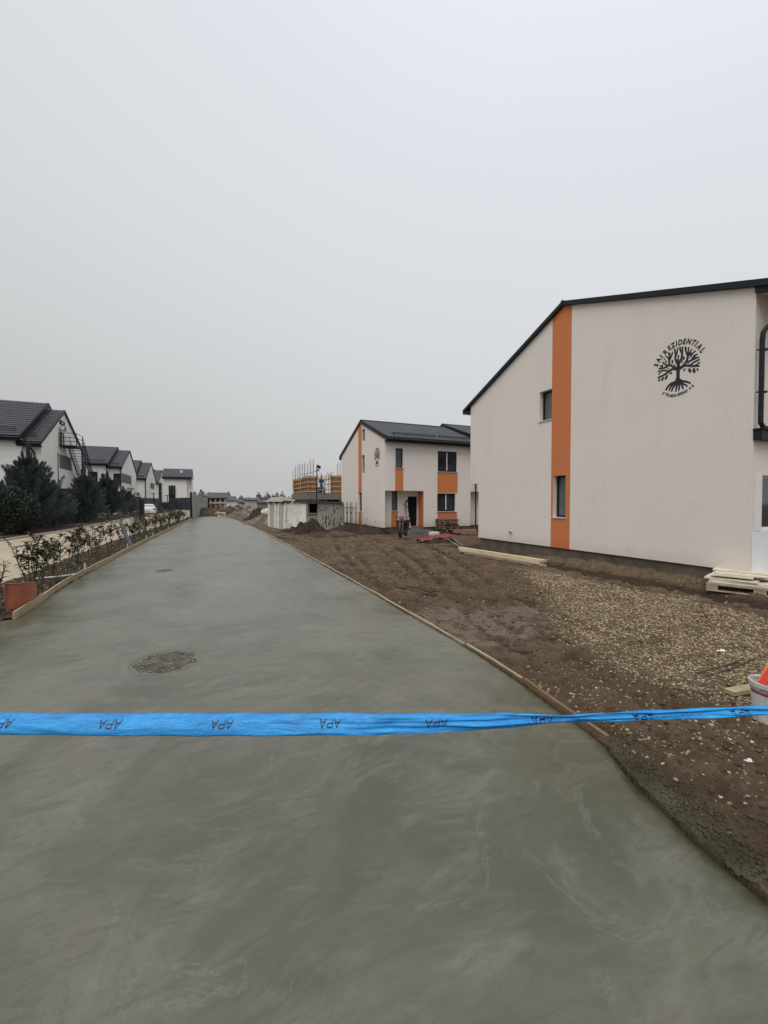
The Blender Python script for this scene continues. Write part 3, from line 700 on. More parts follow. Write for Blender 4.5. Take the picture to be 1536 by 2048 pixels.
def emblem2d():
    """returns list of (verts2d, faces) in metres round the emblem centre"""
    parts = []
    def stroke(pts, w0, w1):
        P = [Vector(p) for p in pts]
        # smooth by Catmull-Rom
        Q = []
        for i in range(len(P)-1):
            p0 = P[max(i-1, 0)]; p1 = P[i]; p2 = P[i+1]; p3 = P[min(i+2, len(P)-1)]
            for k in range(6):
                t = k/6; Q.append(0.5*((2*p1)+(p2-p0)*t+(2*p0-5*p1+4*p2-p3)*t*t+(3*p1-p0-3*p2+p3)*t*t*t))
        Q.append(P[-1]); vs_ = []; fs = []; sc_ = 0.00135
        for i, p in enumerate(Q):
            d = (Q[min(i+1, len(Q)-1)]-Q[max(i-1, 0)]); d = d.normalized() if d.length > 1e-9 else Vector((1, 0)); n_ = Vector((-d.y, d.x))
            w_ = (w0+(w1-w0)*i/(len(Q)-1))*.41; vs_ += [w2(*(p+n_*w_)), w2(*(p-n_*w_))]
        for i in range(len(Q)-1): fs.append((2*i, 2*i+1, 2*i+3, 2*i+2))
        parts.append((vs_, fs))
    S = [([(742,620),(742,720),(740,800),(738,880),(742,950)],60,64),
      ([(730,900),(700,950),(640,975),(590,1015),(550,1078)],52,30),([(715,940),(660,990),(620,1040),(600,1088)],34,26),([(725,950),(690,1000),(655,1050),(640,1100)],34,28),
      ([(735,950),(722,1010),(708,1060),(705,1100)],38,28),([(745,950),(757,1000),(755,1050),(747,1088)],36,28),([(755,940),(785,980),(805,1020),(818,1062)],38,28),([(770,935),(810,975),(850,995),(885,1018)],38,30),([(750,905),(800,938),(860,945),(932,972)],50,34),
      ([(735,765),(660,752),(600,790),(520,845),(428,885)],48,28),([(600,788),(560,775),(500,778),(430,790)],30,26),([(720,740),(660,715),(610,690),(560,720),(500,742),(440,745)],44,28),
      ([(660,715),(612,680),(600,620),(608,560),(595,500)],38,28),([(606,600),(570,570),(545,550)],26,22),([(608,620),(632,560),(650,520),(655,485)],30,24),([(575,715),(540,680),(500,645)],26,24),([(510,742),(470,700)],22,14),
      ([(740,680),(702,610),(700,520),(685,440)],44,30),([(702,560),(722,510),(735,425)],28,26),([(742,680),(790,600),(802,520),(778,470),(768,410)],44,30),([(802,530),(806,470),(808,405)],28,28),
      ([(760,740),(830,690),(878,610),(885,540),(860,480),(848,408)],44,30),([(886,560),(896,480),(905,415)],26,26),([(886,580),(920,500),(955,440)],28,20),
      ([(755,755),(840,700),(950,706),(1070,702)],48,34),([(850,650),(930,625),(1000,590),(1062,565)],32,28),([(940,622),(985,550),(1040,520)],26,24),([(935,560),(975,500),(1012,470)],22,20),
      ([(920,695),(990,645),(1072,602)],28,28),([(1010,692),(1075,645)],20,24),([(440,830),(480,800)],14,12),([(985,560),(960,600)],14,14)]
    for a in S: stroke(*a)
    def leaf(cx, cy, rx, ry, ang):
        a = math.radians(ang); pts = []
        for k in range(12):
            t = 2*math.pi*k/12; x = rx*math.cos(t)*(1-0.25*abs(math.sin(t))); y = ry*math.sin(t)
            pts.append(w2(cx+x*math.cos(a)-y*math.sin(a), cy+x*math.sin(a)+y*math.cos(a)))
        parts.append((pts, [tuple(range(12))]))
    for L in [(450,918,13,28,35),(502,905,16,40,28),(560,878,18,46,28),(636,815,10,26,28),(612,818,6,14,28),(835,764,15,22,-15),(865,745,7,9,0),(920,775,23,40,-22),(985,776,25,42,-10),(1040,758,14,24,-20),
              (652,640,15,32,0),(682,690,9,20,-15),(745,560,14,24,10),(740,606,15,22,0),(828,590,14,34,12),(803,648,9,22,12),(935,520,14,30,15),(918,572,8,16,0),(1000,558,11,26,25),(898,660,8,20,35),(470,705,10,18,0),(590,745,14,10,20),
              (552,640,12,22,25),(500,700,12,20,0),(452,828,10,14,0),(1000,480,9,16,40),(620,520,8,18,10),(870,430,7,14,0),(530,605,10,14,40),(572,675,8,14,20)]: leaf(*L)
    def arc_text(chars, h, sx=1.0):
        C2 = [Vector(w2(x, y)) for _, x, y in chars]
        for i, (ch, _, _) in enumerate(chars):
            a = C2[max(i-1, 0)]; c = C2[min(i+1, len(C2)-1)]; t = (c-a).normalized(); n_ = Vector((-t.y, t.x))
            vs_, fs, wd = glyph(ch); k = h/0.72
            parts.append(([tuple(C2[i]+t*(x*k*sx)+n_*((y-0.36)*k)) for x, y in vs_], fs))
    arc_text([('S',402,690),('A',440,612),('I',484,556),('R',545,487),('E',607,424),('Z',664,384),('I',716,356),('D',776,338),('E',843,326),('N',912,328),('T',980,345),('I',1024,366),('A',1073,405),('L',1122,462)], 0.108, 0.80)
    arc_text([('S',517,1120),('T',553,1138),('R',588,1150),('A',624,1157),('D',658,1159),('A',694,1154),('I',730,1144),('E',757,1136),('R',795,1124),('N',832,1108),('I',860,1094),('I',880,1080),('4',922,1046),('5',964,1008)], 0.058, 0.86)
    return parts
EMB = emblem2d()
def put_emblem(parent, centre, scale=1.0):
    m = MB(); th = 0.004
    for pi_, (vs_, fs) in enumerate(EMB):
        n0 = len(m.v); k = len(vs_)
        for d in (0.0025, th+pi_*4e-5):
            m.v += [(centre.x-d, centre.y-u*scale, centre.z+v_*scale) for u, v_ in vs_]
        m.f += [tuple(n0+k+i for i in q) for q in fs]
        ed = {}
        for q in fs:
            for i in range(len(q)):
                e = (q[i], q[(i+1) % len(q)]); 
                if (e[1], e[0]) in ed: ed.pop((e[1], e[0]))
                else: ed[e] = 1
        for a, c in ed: m.f.append((n0+a, n0+c, n0+k+c, n0+k+a))
    return m.build('wall_emblem', M['emblem'], parent)

# ------------------------------------------------------------------ big house on the right
def fX(u, v): return (XW, u, v)           # wall face in the plane X = XW, u = world Y
H1 = empty('house', (XW+6, 8.6, 0), 'large white gabled house with one orange stripe and the big tree emblem', 'house')
P = lambda x, y: onX(XW, x, y)
zb = 0.40
yN = P(1508, 800).y; yF = P(941, 900).y; yJ = P(957, 1030).y; yR = P(1128, 700).y
zN = P(1508, 577).z+0.01; zF = P(941, 815).z+0.02; zR = P(1128, 612).z; zJ = P(957, 967).z
so = [P(1103, 900).y, P(1141, 900).y]           # orange stripe
w1 = (P(1104, 843).y-0.02, P(1104, 840).z, P(1079, 843).y, P(1079, 785).z)   # u0(near) .. u1(far)
w1 = (so[0]-0.0, P(1079, 843).z, P(1079, 843).y, P(1079, 785).z)
w2_ = (P(1131, 1000).y, P(1105, 1034).z, P(1106, 1000).y, P(1105, 952).z)
X1 = XW+13.5
m = MB()
holes = [rect(w1[0], w1[1], w1[2], w1[3]), rect(w2_[0], w2_[1], w2_[2], w2_[3])]
panel(m, [(yN, zb), (yJ, zb), (yJ, zJ), (yF, zJ), (yF, zF), (yR, zR), (yN, zN)], holes, fX, (1,0,0), 0.20, rim=False)
m.quad((XW, yJ, zJ), (XW, yF, zJ), (X1, yF, zJ), (X1, yJ, zJ))
m.quad((XW, yF, zJ), (XW, yF, zF), (X1, yF, zF), (X1, yF, zJ)); m.quad((XW, yJ, zb), (XW, yJ, zJ), (X1, yJ, zJ), (X1, yJ, zb))
# near facade (faces the camera side), with window and door openings
def fN(u, v): return (u, yN, v)
Q = lambda x, y: onY(yN, x, y)
wn = (Q(1523, 1000).x, Q(1515, 1061).z, Q(1523, 1000).x+1.5, Q(1515, 950).z)
panel(m, [(XW, zb), (X1, zb), (X1, zN), (XW, zN)], [rect(*wn), rect(XW+2.4, zb+0.1, XW+3.5, 2.5), rect(XW+1.2, 3.75, XW+2.6, 5.0)], fN, (0,1,0), 0.32, rim=False)
m.quad((X1, yN, zb), (X1, yF, zb), (X1, yF, zF), (X1, yR, zR), (X1, yN, zN))
m.build('wall', M['stucco'], H1)
m = MB()
oh = [rect(w2_[0], w2_[1], w2_[2], w2_[3])]
top = lambda y: zR-(zR-zN)*(yR-y)/(yR-yN) if y < yR else zR-(zR-zF)*(y-yR)/(yF-yR)
def fXo(u, v): return (XW-0.004, u, v)
outl = [(so[1], zb), (so[0], zb), (so[0], top(so[0])), (yR, zR), (so[1], top(so[1]))] if so[1] < yR < so[0] else [(so[1], zb), (so[0], zb), (so[0], top(so[0])), (so[1], top(so[1]))]
panel(m, outl, oh, fXo, (1,0,0), 0.004)
m.build('orange_stripe', M['orange'], H1)
window(H1, fX, (1,0,0), w1[0]+0.0, w1[1], w1[2], w1[3], 0.14, 0.05, (), None, M['glassfilm'], silld=0.03)
window(H1, fX, (1,0,0), *w2_, 0.15, 0.05, (), None, M['glassfilm'], silld=0.03)
wf = window(H1, fN, (0,1,0), *wn, 0.10, 0.05, ((wn[0]+wn[2])/2,), M['white'], sill=False)
m = MB(); m.box((Q(1507.5, 1000).x, yN-0.009, wn[1]-.01), (wn[0]-.003, yN-0.003, wn[3]+0.015)); m.build('white_jamb', M['reveal'], H1)
window(H1, fN, (0,1,0), XW+1.2, 3.75, XW+2.6, 5.0, 0.15, 0.06, (XW+1.9,))
window(H1, fN, (0,1,0), XW+2.4, zb+0.1, XW+3.5, 2.5, 0.2, 0.06, (), sill=False, name='door')
# insulation board below the front window
m = MB(); m.box((XW+0.012, yN-0.010, 0.15), (wn[2]+0.4, yN-0.003, wn[1]-0.02)); m.build('insulation_panel', M['foamboard'], H1)
m = MB(); m.box((XW+0.05, yN+0.06, -0.4), (X1-.05, yJ-0.05, zb+0.02)); m.build('plinth', M['plinth'], H1)
# roof: two slopes with verge boards, overhanging both eaves
ovN, ovF, ovX, th = 0.55, 0.40, 0.08, 0.09
slN = (zR-zN)/(yR-yN); slF = (zR-zF)/(yF-yR)
eN = (yN-ovN, zN-slN*ovN+0.0); eF = (yF+ovF, zF-slF*ovF+0.0); rz = zR+0.0
m = MB(); tiled(m, (X1+.1, eN[0], eN[1]+th), (XW-ovX, eN[0], eN[1]+th), (XW-ovX, yR, rz+th), (X1+.1, yR, rz+th))
tiled(m, (XW-ovX, eF[0], eF[1]+th), (X1+.1, eF[0], eF[1]+th), (X1+.1, yR, rz+th), (XW-ovX, yR, rz+th))
slab_under(m, (X1+.1, eN[0], eN[1]+th), (XW-ovX+.03, eN[0], eN[1]+th), (XW-ovX+.03, yR, rz+th), (X1+.1, yR, rz+th), th)
slab_under(m, (XW-ovX+.03, eF[0], eF[1]+th), (X1+.1, eF[0], eF[1]+th), (X1+.1, yR, rz+th), (XW-ovX+.03, yR, rz+th), th)
rf = m.build('roof', M['roof'], H1)
m = MB()
for (e, s_) in ((eN, -1), (eF, 1)):
    m.quad((XW-ovX-.012, e[0], e[1]-0.0), (XW-ovX-.012, yR, rz), (XW-ovX-.012, yR, rz+th+.03), (XW-ovX-.012, e[0], e[1]+th+.03))
    m.quad((XW-ovX-.012, e[0], e[1]+th+.03), (XW-ovX-.012, yR, rz+th+.03), (XW-ovX+.12, yR, rz+th+.05), (XW-ovX+.12, e[0], e[1]+th+.05))
    m.quad((XW-ovX-.012, e[0], e[1]), (XW-ovX-.012, yR, rz), (XW+.02, yR, rz), (XW+.02, e[0], e[1]))
m.tube([(XW-ovX-.02, yR, rz+th), (X1+.1, yR, rz+th)], 0.05, 10)
m.build('verge_trim', M['dark'], rf)
pa_, pb_ = onX(XW, 1509, 587), onX(XW, 1535, 585); zl_ = lambda y: pa_.z+(pb_.z-pa_.z)*(y-pa_.y)/(pb_.y-pa_.y)
m = MB(); fr_ = [(yN-.003, zl_(yN)), (yN-.003, zN+.02), (eN[0], eN[1]+.02), (eN[0], zl_(eN[0]))]
for xx in (XW-ovX+.03, XW+.02): m.quad(*[(xx, y, z) for y, z in fr_])
for i in range(4): a_, c_ = fr_[i], fr_[(i+1) % 4]; m.quad((XW-ovX+.03, *a_), (XW-ovX+.03, *c_), (XW+.02, *c_), (XW+.02, *a_))
m.build('eave_end', M['dark'], rf); zq_ = min(zl_(eN[0]), eN[1]-.02)
m = MB(); m.box((XW-ovX, eN[0]-.03, zq_), (X1, eN[0]+0.0, eN[1]+th)); m.build('fascia', M['dark'], rf)
m = MB(); m.box((XW-ovX-.008, yF+0.004, zF-0.22), (X1, eF[0], eF[1]+0.02)); m.build('fascia', M['dark'], rf)
m = MB(); m.quad((XW+.03, eN[0]+.01, zl_(eN[0])+.012), (X1-.05, eN[0]+.01, zl_(eN[0])+.012), (X1-.05, yN-.003, zl_(yN)+.012), (XW+.03, yN-.003, zl_(yN)+.012)); m.build('soffit', M['stucco'], rf)
# ground-floor canopy box and downpipe
cz = (onX(XW, 1505, 880).z, onX(XW, 1505, 858).z)
m = MB(); m.box((XW-0.015, yN-0.14, cz[0]), (X1-.3, yN-0.003, cz[1]-0.03)); m.box((XW-0.03, yN-0.17, cz[1]-0.03), (X1-.28, yN-0.003, cz[1])); m.build('canopy', M['dark'], H1)
dx = onY(yN-0.10, 1523, 760).x; dz0 = cz[1]; dz1 = onY(yN-0.10, 1523, 660).z
pipe(H1, [(dx+0.55, yN-0.42, eN[1]-0.02), (dx+.45, yN-0.34, dz1+0.34), (dx+.06, yN-0.13, dz1+0.05), (dx+.012, yN-0.105, dz1-0.04), (dx, yN-0.10, dz1-0.16), (dx, yN-0.10, dz0+0.10), (dx+0.04, yN-0.12, dz0+0.02), (dx+0.13, yN-.14, dz0-.01)], 0.04, ((dz1-0.35), (dz0+0.65)), (-1.0,0.5,0))
put_emblem(H1, V(XW, EC.y, EC.z))
gp = P(1022, 1064)
m = MB(); m.tube([gp+V(0.02,0.05,0), gp+V(-0.07,0.05,0), gp+V(-0.07,-0.03,0)], 0.014, 8); m.tube([gp+V(0.02,-0.05,-.02), gp+V(-0.09,-0.05,-.02)], 0.016, 8); m.tube([gp+V(-.09,-0.05,-.05), gp+V(-0.09,-0.05,.03)], 0.02, 8); m.build('outdoor_tap', M['steel'], H1)

# ------------------------------------------------------------------ second house on the right
X2 = XW+6.2
H2 = empty('house', (XW+4, 25, 0), 'white house with orange panels between its windows, behind the muddy yard', 'house')
yN2 = P(770, 940).y; yB2 = yN2+0.62; yF2 = P(683, 980).y; yR2 = P(722, 900).y
zb2 = 0.25; zN2 = P(770, 878).z+.05; zF2 = P(683, 915).z+.05; zR2 = P(722, 845).z; zP2 = P(770, 981).z
def fX2(u, v): return (XW, u, v)
A2 = lambda x, y: onY(yN2, x, y); B2 = lambda x, y: onY(yB2, x, y)
def rX(a): p, q = P(a[0], a[1]), P(a[2], a[3]); return rect(p.y, min(p.z, q.z), q.y, max(p.z, q.z))
o2 = (P(723.5, 940).y, P(717, 940).y)
w2a = (P(729.5, 870).y, P(727, 882).z, P(724, 870).y, P(727, 858).z); w2b = (P(729, 930).y, P(727, 946).z, P(723.8, 930).y, P(727, 910).z)
m = MB()
wl = (o2[0]+.02, P(720, 1023).z, o2[1]-.02, P(720, 985).z)
panel(m, [(yN2, zb2+0.0), (yF2, zb2), (yF2, zF2), (yR2, zR2), (yN2, zN2)], [rect(*w2a), rect(*w2b), rect(*wl)], fX2, (1,0,0), 0.18, rim=False)
m2 = m
# front facade: upper storey + full-height bay, porch recess on the left
xr0 = A2(847, 1020).x; xe = X2
def fA(u, v): return (u, yN2, v)
def fB(u, v): return (u, yB2, v)
wu = A2(791, 935), A2(806, 897); wR = A2(875.5, 943), A2(914, 904); wG = A2(874.5, 1023), A2(911, 987)
W_up = (wu[0].x, wu[0].z, wu[1].x, wu[1].z); W_R = (wR[0].x, wR[0].z, wR[1].x, wR[1].z); W_G = (wG[0].x, wG[0].z, wG[1].x, wG[1].z)
xq = A2(941, 1000).x
panel(m, [(XW, zP2), (xr0, zP2), (xr0, zb2), (xq, zb2), (xq, zP2), (X2+7, zP2), (X2+7, zN2), (XW, zN2)], [rect(*W_up), rect(*W_R), rect(*W_G)], fA, (0,1,0), 0.16, rim=False)
# recess back wall, soffit, side wall
W_p = (B2(783.5, 1015).x, B2(790, 1021).z, B2(795, 1015).x, zP2-0.02); W_d = (B2(815.5, 1015).x, zb2+0.02, B2(835, 1015).x, B2(820, 993).z)
panel(m, [(XW+.003, zb2), (xr0, zb2), (xr0, zP2), (XW+.003, zP2)], [rect(*W_p), rect(*W_d)], fB, (0,1,0), 0.14, rim=False)
panel(m, [(xq, zb2), (X2+7, zb2), (X2+7, zP2), (xq, zP2)], [], fB, (0,1,0), 0.1, rim=False)
m.quad((XW, yN2, zP2), (xr0, yN2, zP2), (xr0, yB2, zP2), (XW, yB2, zP2)); m.quad((xq, yN2, zP2), (X2+7, yN2, zP2), (X2+7, yB2, zP2), (xq, yB2, zP2))
m.quad((xq, yN2, zb2), (xq, yB2, zb2), (xq, yB2, zP2), (xq, yN2, zP2))
m.quad((XW, yF2, zb2), (X2+7, yF2, zb2), (X2+7, yF2, zF2), (XW, yF2, zF2))
# the gable wall steps back under the jetty
m.v = m.v
m.build('wall', M['stucco'], H2)
m = MB(); m.quad((XW-.001, yN2-.001, zb2-.01), (XW-.001, yB2, zb2-.01), (XW-.001, yB2, zP2-.003), (XW-.001, yN2-.001, zP2-.003))
# orange panels
def opanel(u0, v0, u1, v1, f, lift, name='orange_panel', mat=None):
    k = MB(); iv = Vector((0,1,0)); a = [Vector(f(*p))-iv*lift for p in rect(u0, v0, u1, v1)]; k.quad(*a)
    for i in range(4): k.quad(a[i], a[(i+1) % 4], a[(i+1) % 4]+iv*lift, a[i]+iv*lift)
    return k.build(name, mat or M['orange'], H2)
opanel(W_up[0]-.02, zP2, W_up[2]+.02, W_up[1]-.04, fA, 0.004)
opanel(W_R[0]-.02, W_G[3]+.03, W_R[2]+.05, W_R[1]-.05, fA, 0.004)
opanel(W_R[0]-.02, zb2+.02, W_R[2]+.02, W_G[1]-.05, fA, 0.004)
opanel(W_p[0]-.03, zb2, W_p[2]+.03, W_p[1]-.05, fB, 0.004)
k = MB(); k.box((xr0-0.006, yN2+0.01, zb2), (xr0-.002, yB2-.004, zP2-.004)); k.box((W_d[2]+.10, yB2-0.006, zb2), (xr0-.01, yB2-.002, zP2-.004)); k.build('orange_panel', M['orange'], H2)
k = MB(); t2 = lambda y: zR2-(zR2-zN2)*(yR2-y)/(yR2-yN2) if y < yR2 else zR2-(zR2-zF2)*(y-yR2)/(yF2-yR2)
def fXo2(u, v): return (XW-0.004, u, v)
panel(k, [(o2[0], zb2), (o2[1], zb2), (o2[1], t2(o2[1])), (o2[0], t2(o2[0]))], [rect(o2[0]+.02, wl[1], o2[1]-.02, wl[3])], fXo2, (1,0,0), .004); k.build('orange_stripe', M['orange'], H2)
for ww in (w2a, w2b, wl): window(H2, fX2, (1,0,0), *ww, 0.12, 0.05, sill=False)
window(H2, fA, (0,1,0), *W_up, 0.10, 0.06, (), None, M['glassfilm'])
window(H2, fA, (0,1,0), *W_R, 0.10, 0.06, ((W_R[0]+W_R[2])/2,))
window(H2, fA, (0,1,0), *W_G, 0.10, 0.06, ((W_G[0]+W_G[2])/2,))
for ww in (W_R, W_G):
    k = MB(); c = (ww[0]+ww[2])/2; k.box((c-.03, yN2+.085, ww[1]+.1), (c+.05, yN2+.094, ww[3]-.06)); k.build('white_mullion', M['white'], H2)
window(H2, fB, (0,1,0), *W_p, 0.10, 0.05, (), None, M['glassfilm'])
k = MB(); k.box((W_d[0]-.02, yB2+0.14, zb2-.1), (W_d[2]+.02, yB2+1.6, W_d[3]+.1)); k.build('doorway', M['void'], H2)  # black box, the shade of the doorway put into its colour
k = MB(); k.box((XW+.05, yB2+.05, -.3), (X2+6, yF2-.05, zb2+.01)); k.box((xr0+.02, yN2+.05, -.3), (xq-.03, yB2+.1, zb2+.01)); k.build('plinth', M['plinth'], H2)
k = MB(); k.box((W_d[0]-.4, yN2-.35, -.15), (xr0+.5, yB2-.01, .06)); k.box((W_d[0]-.1, yN2-.02, .06), (xr0-.03, yB2-.01, .2)); k.build('doorstep', M['rawconc'], H2)
# roof
def roof2(parent, x0, x1, yn, zn, yr, zr, yf, zf, name='roof', th=0.14, ov=0.35, guard=True, matr=None, rib=0.24, step=.7, ox=0.06):
    sn = (zr-zn)/(yr-yn); sf = (zr-zf)/(yf-yr)
    en = (yn-ov, zn-sn*ov+.03); ef = (yf+ov, zf-sf*ov+.03); r_ = zr+.03
    k = MB(); mt = matr or M['roof']
    tiled(k, (x1, en[0], en[1]+th), (x0-ox, en[0], en[1]+th), (x0-ox, yr, r_+th), (x1, yr, r_+th), rib, step, .045, .008)
    tiled(k, (x0-ox, ef[0], ef[1]+th), (x1, ef[0], ef[1]+th), (x1, yr, r_+th), (x0-ox, yr, r_+th), rib, step)
    slab_under(k, (x1, en[0], en[1]+th), (x0-ox+.02, en[0], en[1]+th), (x0-ox+.02, yr, r_+th), (x1, yr, r_+th), th)
    slab_under(k, (x0-ox+.02, ef[0], ef[1]+th), (x1, ef[0], ef[1]+th), (x1, yr, r_+th), (x0-ox+.02, yr, r_+th), th)
    o = k.build(name, mt, parent)
    k = MB()
    for e in (en, ef):
        for xx, s_ in ((x0-ox-.012, 1), (x1+.012, -1)):
            k.quad((xx, e[0], e[1]-.04), (xx, yr, r_-.04), (xx, yr, r_+th+.03), (xx, e[0], e[1]+th+.03))
            k.quad((xx, e[0], e[1]+th+.03), (xx, yr, r_+th+.03), (xx+.12*s_, yr, r_+th+.035), (xx+.12*s_, e[0], e[1]+th+.035))
        yy = e[0]+(.0 if e is en else 0)
        k.box((x0-ox, yy-.012, e[1]-.10), (x1, yy+.012, e[1]+th-.02))
    k.box((x0-ox+.01, en[0]+.02, en[1]-.09), (x1, yn-.003, en[1]-.06))
    k.tube([(x0-ox, yr, r_+th), (x1, yr, r_+th)], .08, 8)
    k.build('verge_trim', M['dark'], o)
    k = MB(); k.tube([(x0-ox-.03, en[0]-.07, en[1]+.02), (x1, en[0]-.07, en[1]+.02)], .07, 10); k.build('gutter', M['dark'], o)
    if guard:
        k = MB()
        g0 = x0+.5
        while g0 < x1-1.0:
            g1 = min(g0+2.9, x1-.1)
            for dz_ in (.09, .15):
                yy = en[0]+.55; zz = en[1]+th+sn*.55; k.tube([(g0, yy, zz+dz_), (g1, yy, zz+dz_)], .018, 6)
            for t_ in np.linspace(g0+.1, g1-.1, 4): k.bar((t_, en[0]+.5, en[1]+th+sn*.5), (t_, en[0]+.55, en[1]+th+sn*.55+.17), .03, .01)
            g0 = g1+.15
        k.build('snow_guard', M['dark'], o)
    return o
roof2(H2, XW, X2+.3, yN2, zN2, yR2, zR2-.05, yF2, zF2)
rx = 15.75
k = MB(); k.quad((rx+.1, yN2, zN2-.2), (rx+.1, yF2, zN2-.2), (rx+.1, yR2+.5, zR2+.16)); k.build('upper_wall', M['stucco'], H2)
o = roof2(H2, rx, rx+9, yN2+.2, zN2+.16, yR2+.55, zR2+.12, yF2+.4, zF2+.1, th=.30)
pipe(H2, [(15.0, yN2-.42, zN2-.15), (15.05, yN2-.36, zN2-.30), (15.35, yN2-.08, zN2-.62), (15.4, yN2-.07, zN2-.8), (15.4, yN2-.07, .3)], .045)
ec2 = P(754.3, 912.5); put_emblem(H2, V(XW, ec2.y, ec2.z), .94)
for i, (px_, py_) in enumerate(((735.5, 1037), (752, 1042))):
    g_ = P(px_, py_); k = MB(); k.tube([g_+V(.02,0,0), g_+V(-.05,0,-.01), g_+V(-.06,.04,-.06)], .015, 6); k.build('wall_pipe_stub', M['rust'], H2)

# ------------------------------------------------------------------ houses across the lane on the left
XG = -12.3
def left_house(name_label, Yn, Yr, Yf, zE, zEf, zR, stepX, depth, raise_, extras=None, grp=None, ribs=0.3, steps=0.5):
    root = empty('house', (XG-4, Yn+2, 0), name_label, 'house', grp)
    m = MB(); f = lambda u, v: (XG, u, v)
    panel(m, [(Yn, -.2), (Yf, -.2), (Yf, zEf), (Yr, zR), (Yn, zE)], [], f, (-1,0,0), .2, rim=False)
    xs = XG-stepX; xb = XG-depth
    m.quad((XG, Yn, -.2), (XG, Yn, zE), (xs, Yn, zE), (xs, Yn, -.2))
    y2 = Yn-0.35; m.quad((xs, y2, -.2), (xs, y2, zE+raise_), (xb, y2, zE+raise_), (xb, y2, -.2)); m.quad((xs, Yn, -.2), (xs, Yn, zE+raise_), (xs, y2, zE+raise_), (xs, y2, -.2))
    m.quad((xs, Yn, zE-.2), (xs, Yr, zR+raise_), (xs, Yf, zEf-.2)); m.quad((XG, Yf, -.2), (xb, Yf, -.2), (xb, Yf, zEf), (XG, Yf, zEf))
    m.build('wall', M['stuccoL'], root)
    def rf(x0, x1, dz, dy):
        yn, yf = Yn-dy, Yf+.3; ov = .45
        sn = (zR-zE)/(Yr-Yn); e = (yn-ov, zE+dz-sn*(ov+dy)*0.8); sf = (zR-zEf)/(Yf-Yr); g = (yf+.2, zEf+dz-sf*.5); k = MB(); th = .16
        tiled(k, (x1, e[0], e[1]+th), (x0, e[0], e[1]+th), (x0, Yr, zR+dz+th), (x1, Yr, zR+dz+th), ribs, steps, .022, .03)
        slab_under(k, (x1, e[0], e[1]+th), (x0, e[0], e[1]+th), (x0, Yr, zR+dz+th), (x1, Yr, zR+dz+th), th)
        k.quad((x0, g[0], g[1]+th), (x1, g[0], g[1]+th), (x1, Yr, zR+dz+th), (x0, Yr, zR+dz+th)); k.quad((x0, g[0], g[1]), (x1, g[0], g[1]), (x1, Yr, zR+dz), (x0, Yr, zR+dz))
        o = k.build('roof', M['roof'], root)
        k = MB(); xx = x1+.012
        lw = .05 if dz == 0 else .55; k.quad((xx, e[0], e[1]-.05), (xx, Yn, e[1]-.05+sn*(Yn-e[0])*(1 if dz == 0 else .2)), (xx, Yr, zR+dz-lw), (xx, Yr, zR+dz+th+.04), (xx, e[0], e[1]+th+.04)); k.quad((xx, g[0], g[1]-.02), (xx, Yr, zR+dz-.05), (xx, Yr, zR+dz+th+.04), (xx, g[0], g[1]+th+.04))
        k.quad((xx, e[0], e[1]+th+.04), (xx, Yr, zR+dz+th+.04), (xx-.15, Yr, zR+dz+th+.05), (xx-.15, e[0], e[1]+th+.05))
        k.box((x0, e[0]-.02, e[1]-.22), (x1, e[0]+.03, e[1]+th-.03)); k.box((x0, e[0]+.03, e[1]-.2), (x1-.02, Yn-dy-.002, e[1]-.14)); k.build('verge_trim', M['dark'], o)
        k = MB(); k.tube([(x0, e[0]-.09, e[1]), (x1, e[0]-.09, e[1])], .08, 8); k.build('gutter', M['dark'], o)
        k = MB(); yy = e[0]+.9; zz = e[1]+th+sn*.9
        for dz_ in (.1, .2): k.tube([(x0+.6, yy, zz+dz_), (x1-.5, yy, zz+dz_)], .03, 6)
        for q in np.linspace(x0+.7, x1-.6, 5): k.bar((q, yy-.08, zz), (q, yy, zz+.22), .04, .02)
        k.build('snow_guard', M['dark'], o)
    rf(xb, XG+.12, 0.0, 0.0) if False else rf(xs-.3, XG+.12, 0.0, 0.0)
    rf(xb, xs+.05, raise_, 0.35)
    return root
G_ = lambda x, y: onX(XG, x, y)
hA = left_house('nearest pale gabled house across the lane, with steel outdoor stairs up its gable', 41.5, 47.3, 53.2, 6.6, 7.1, 10.15, 1.15, 20, .55, None, 'houses across the lane', .28, .42)
hB = left_house('second pale gabled house across the lane, with a grey corner band on its gable', 75.5, 82.6, 89.5, 7.35, 7.0, 10.5, 1.7, 22, .5, None, 'houses across the lane', .4, .6)
hC = left_house('third and smaller looking gabled house across the lane, above the white car', 103.0, 112.0, 120.5, 7.0, 7.3, 11.0, 2.0, 24, .5, None, 'houses across the lane', .5, .8)
hD = left_house('fourth house across the lane, mostly hidden behind the third, with a tall dark window', 128.0, 137.8, 147.0, 7.2, 7.2, 11.1, 2.0, 24, .3, None, 'houses across the lane', .6, 1.0)
def boxp(parent, name, mat, a, b_): k = MB(); k.box(a, b_); return k.build(name, mat, parent)
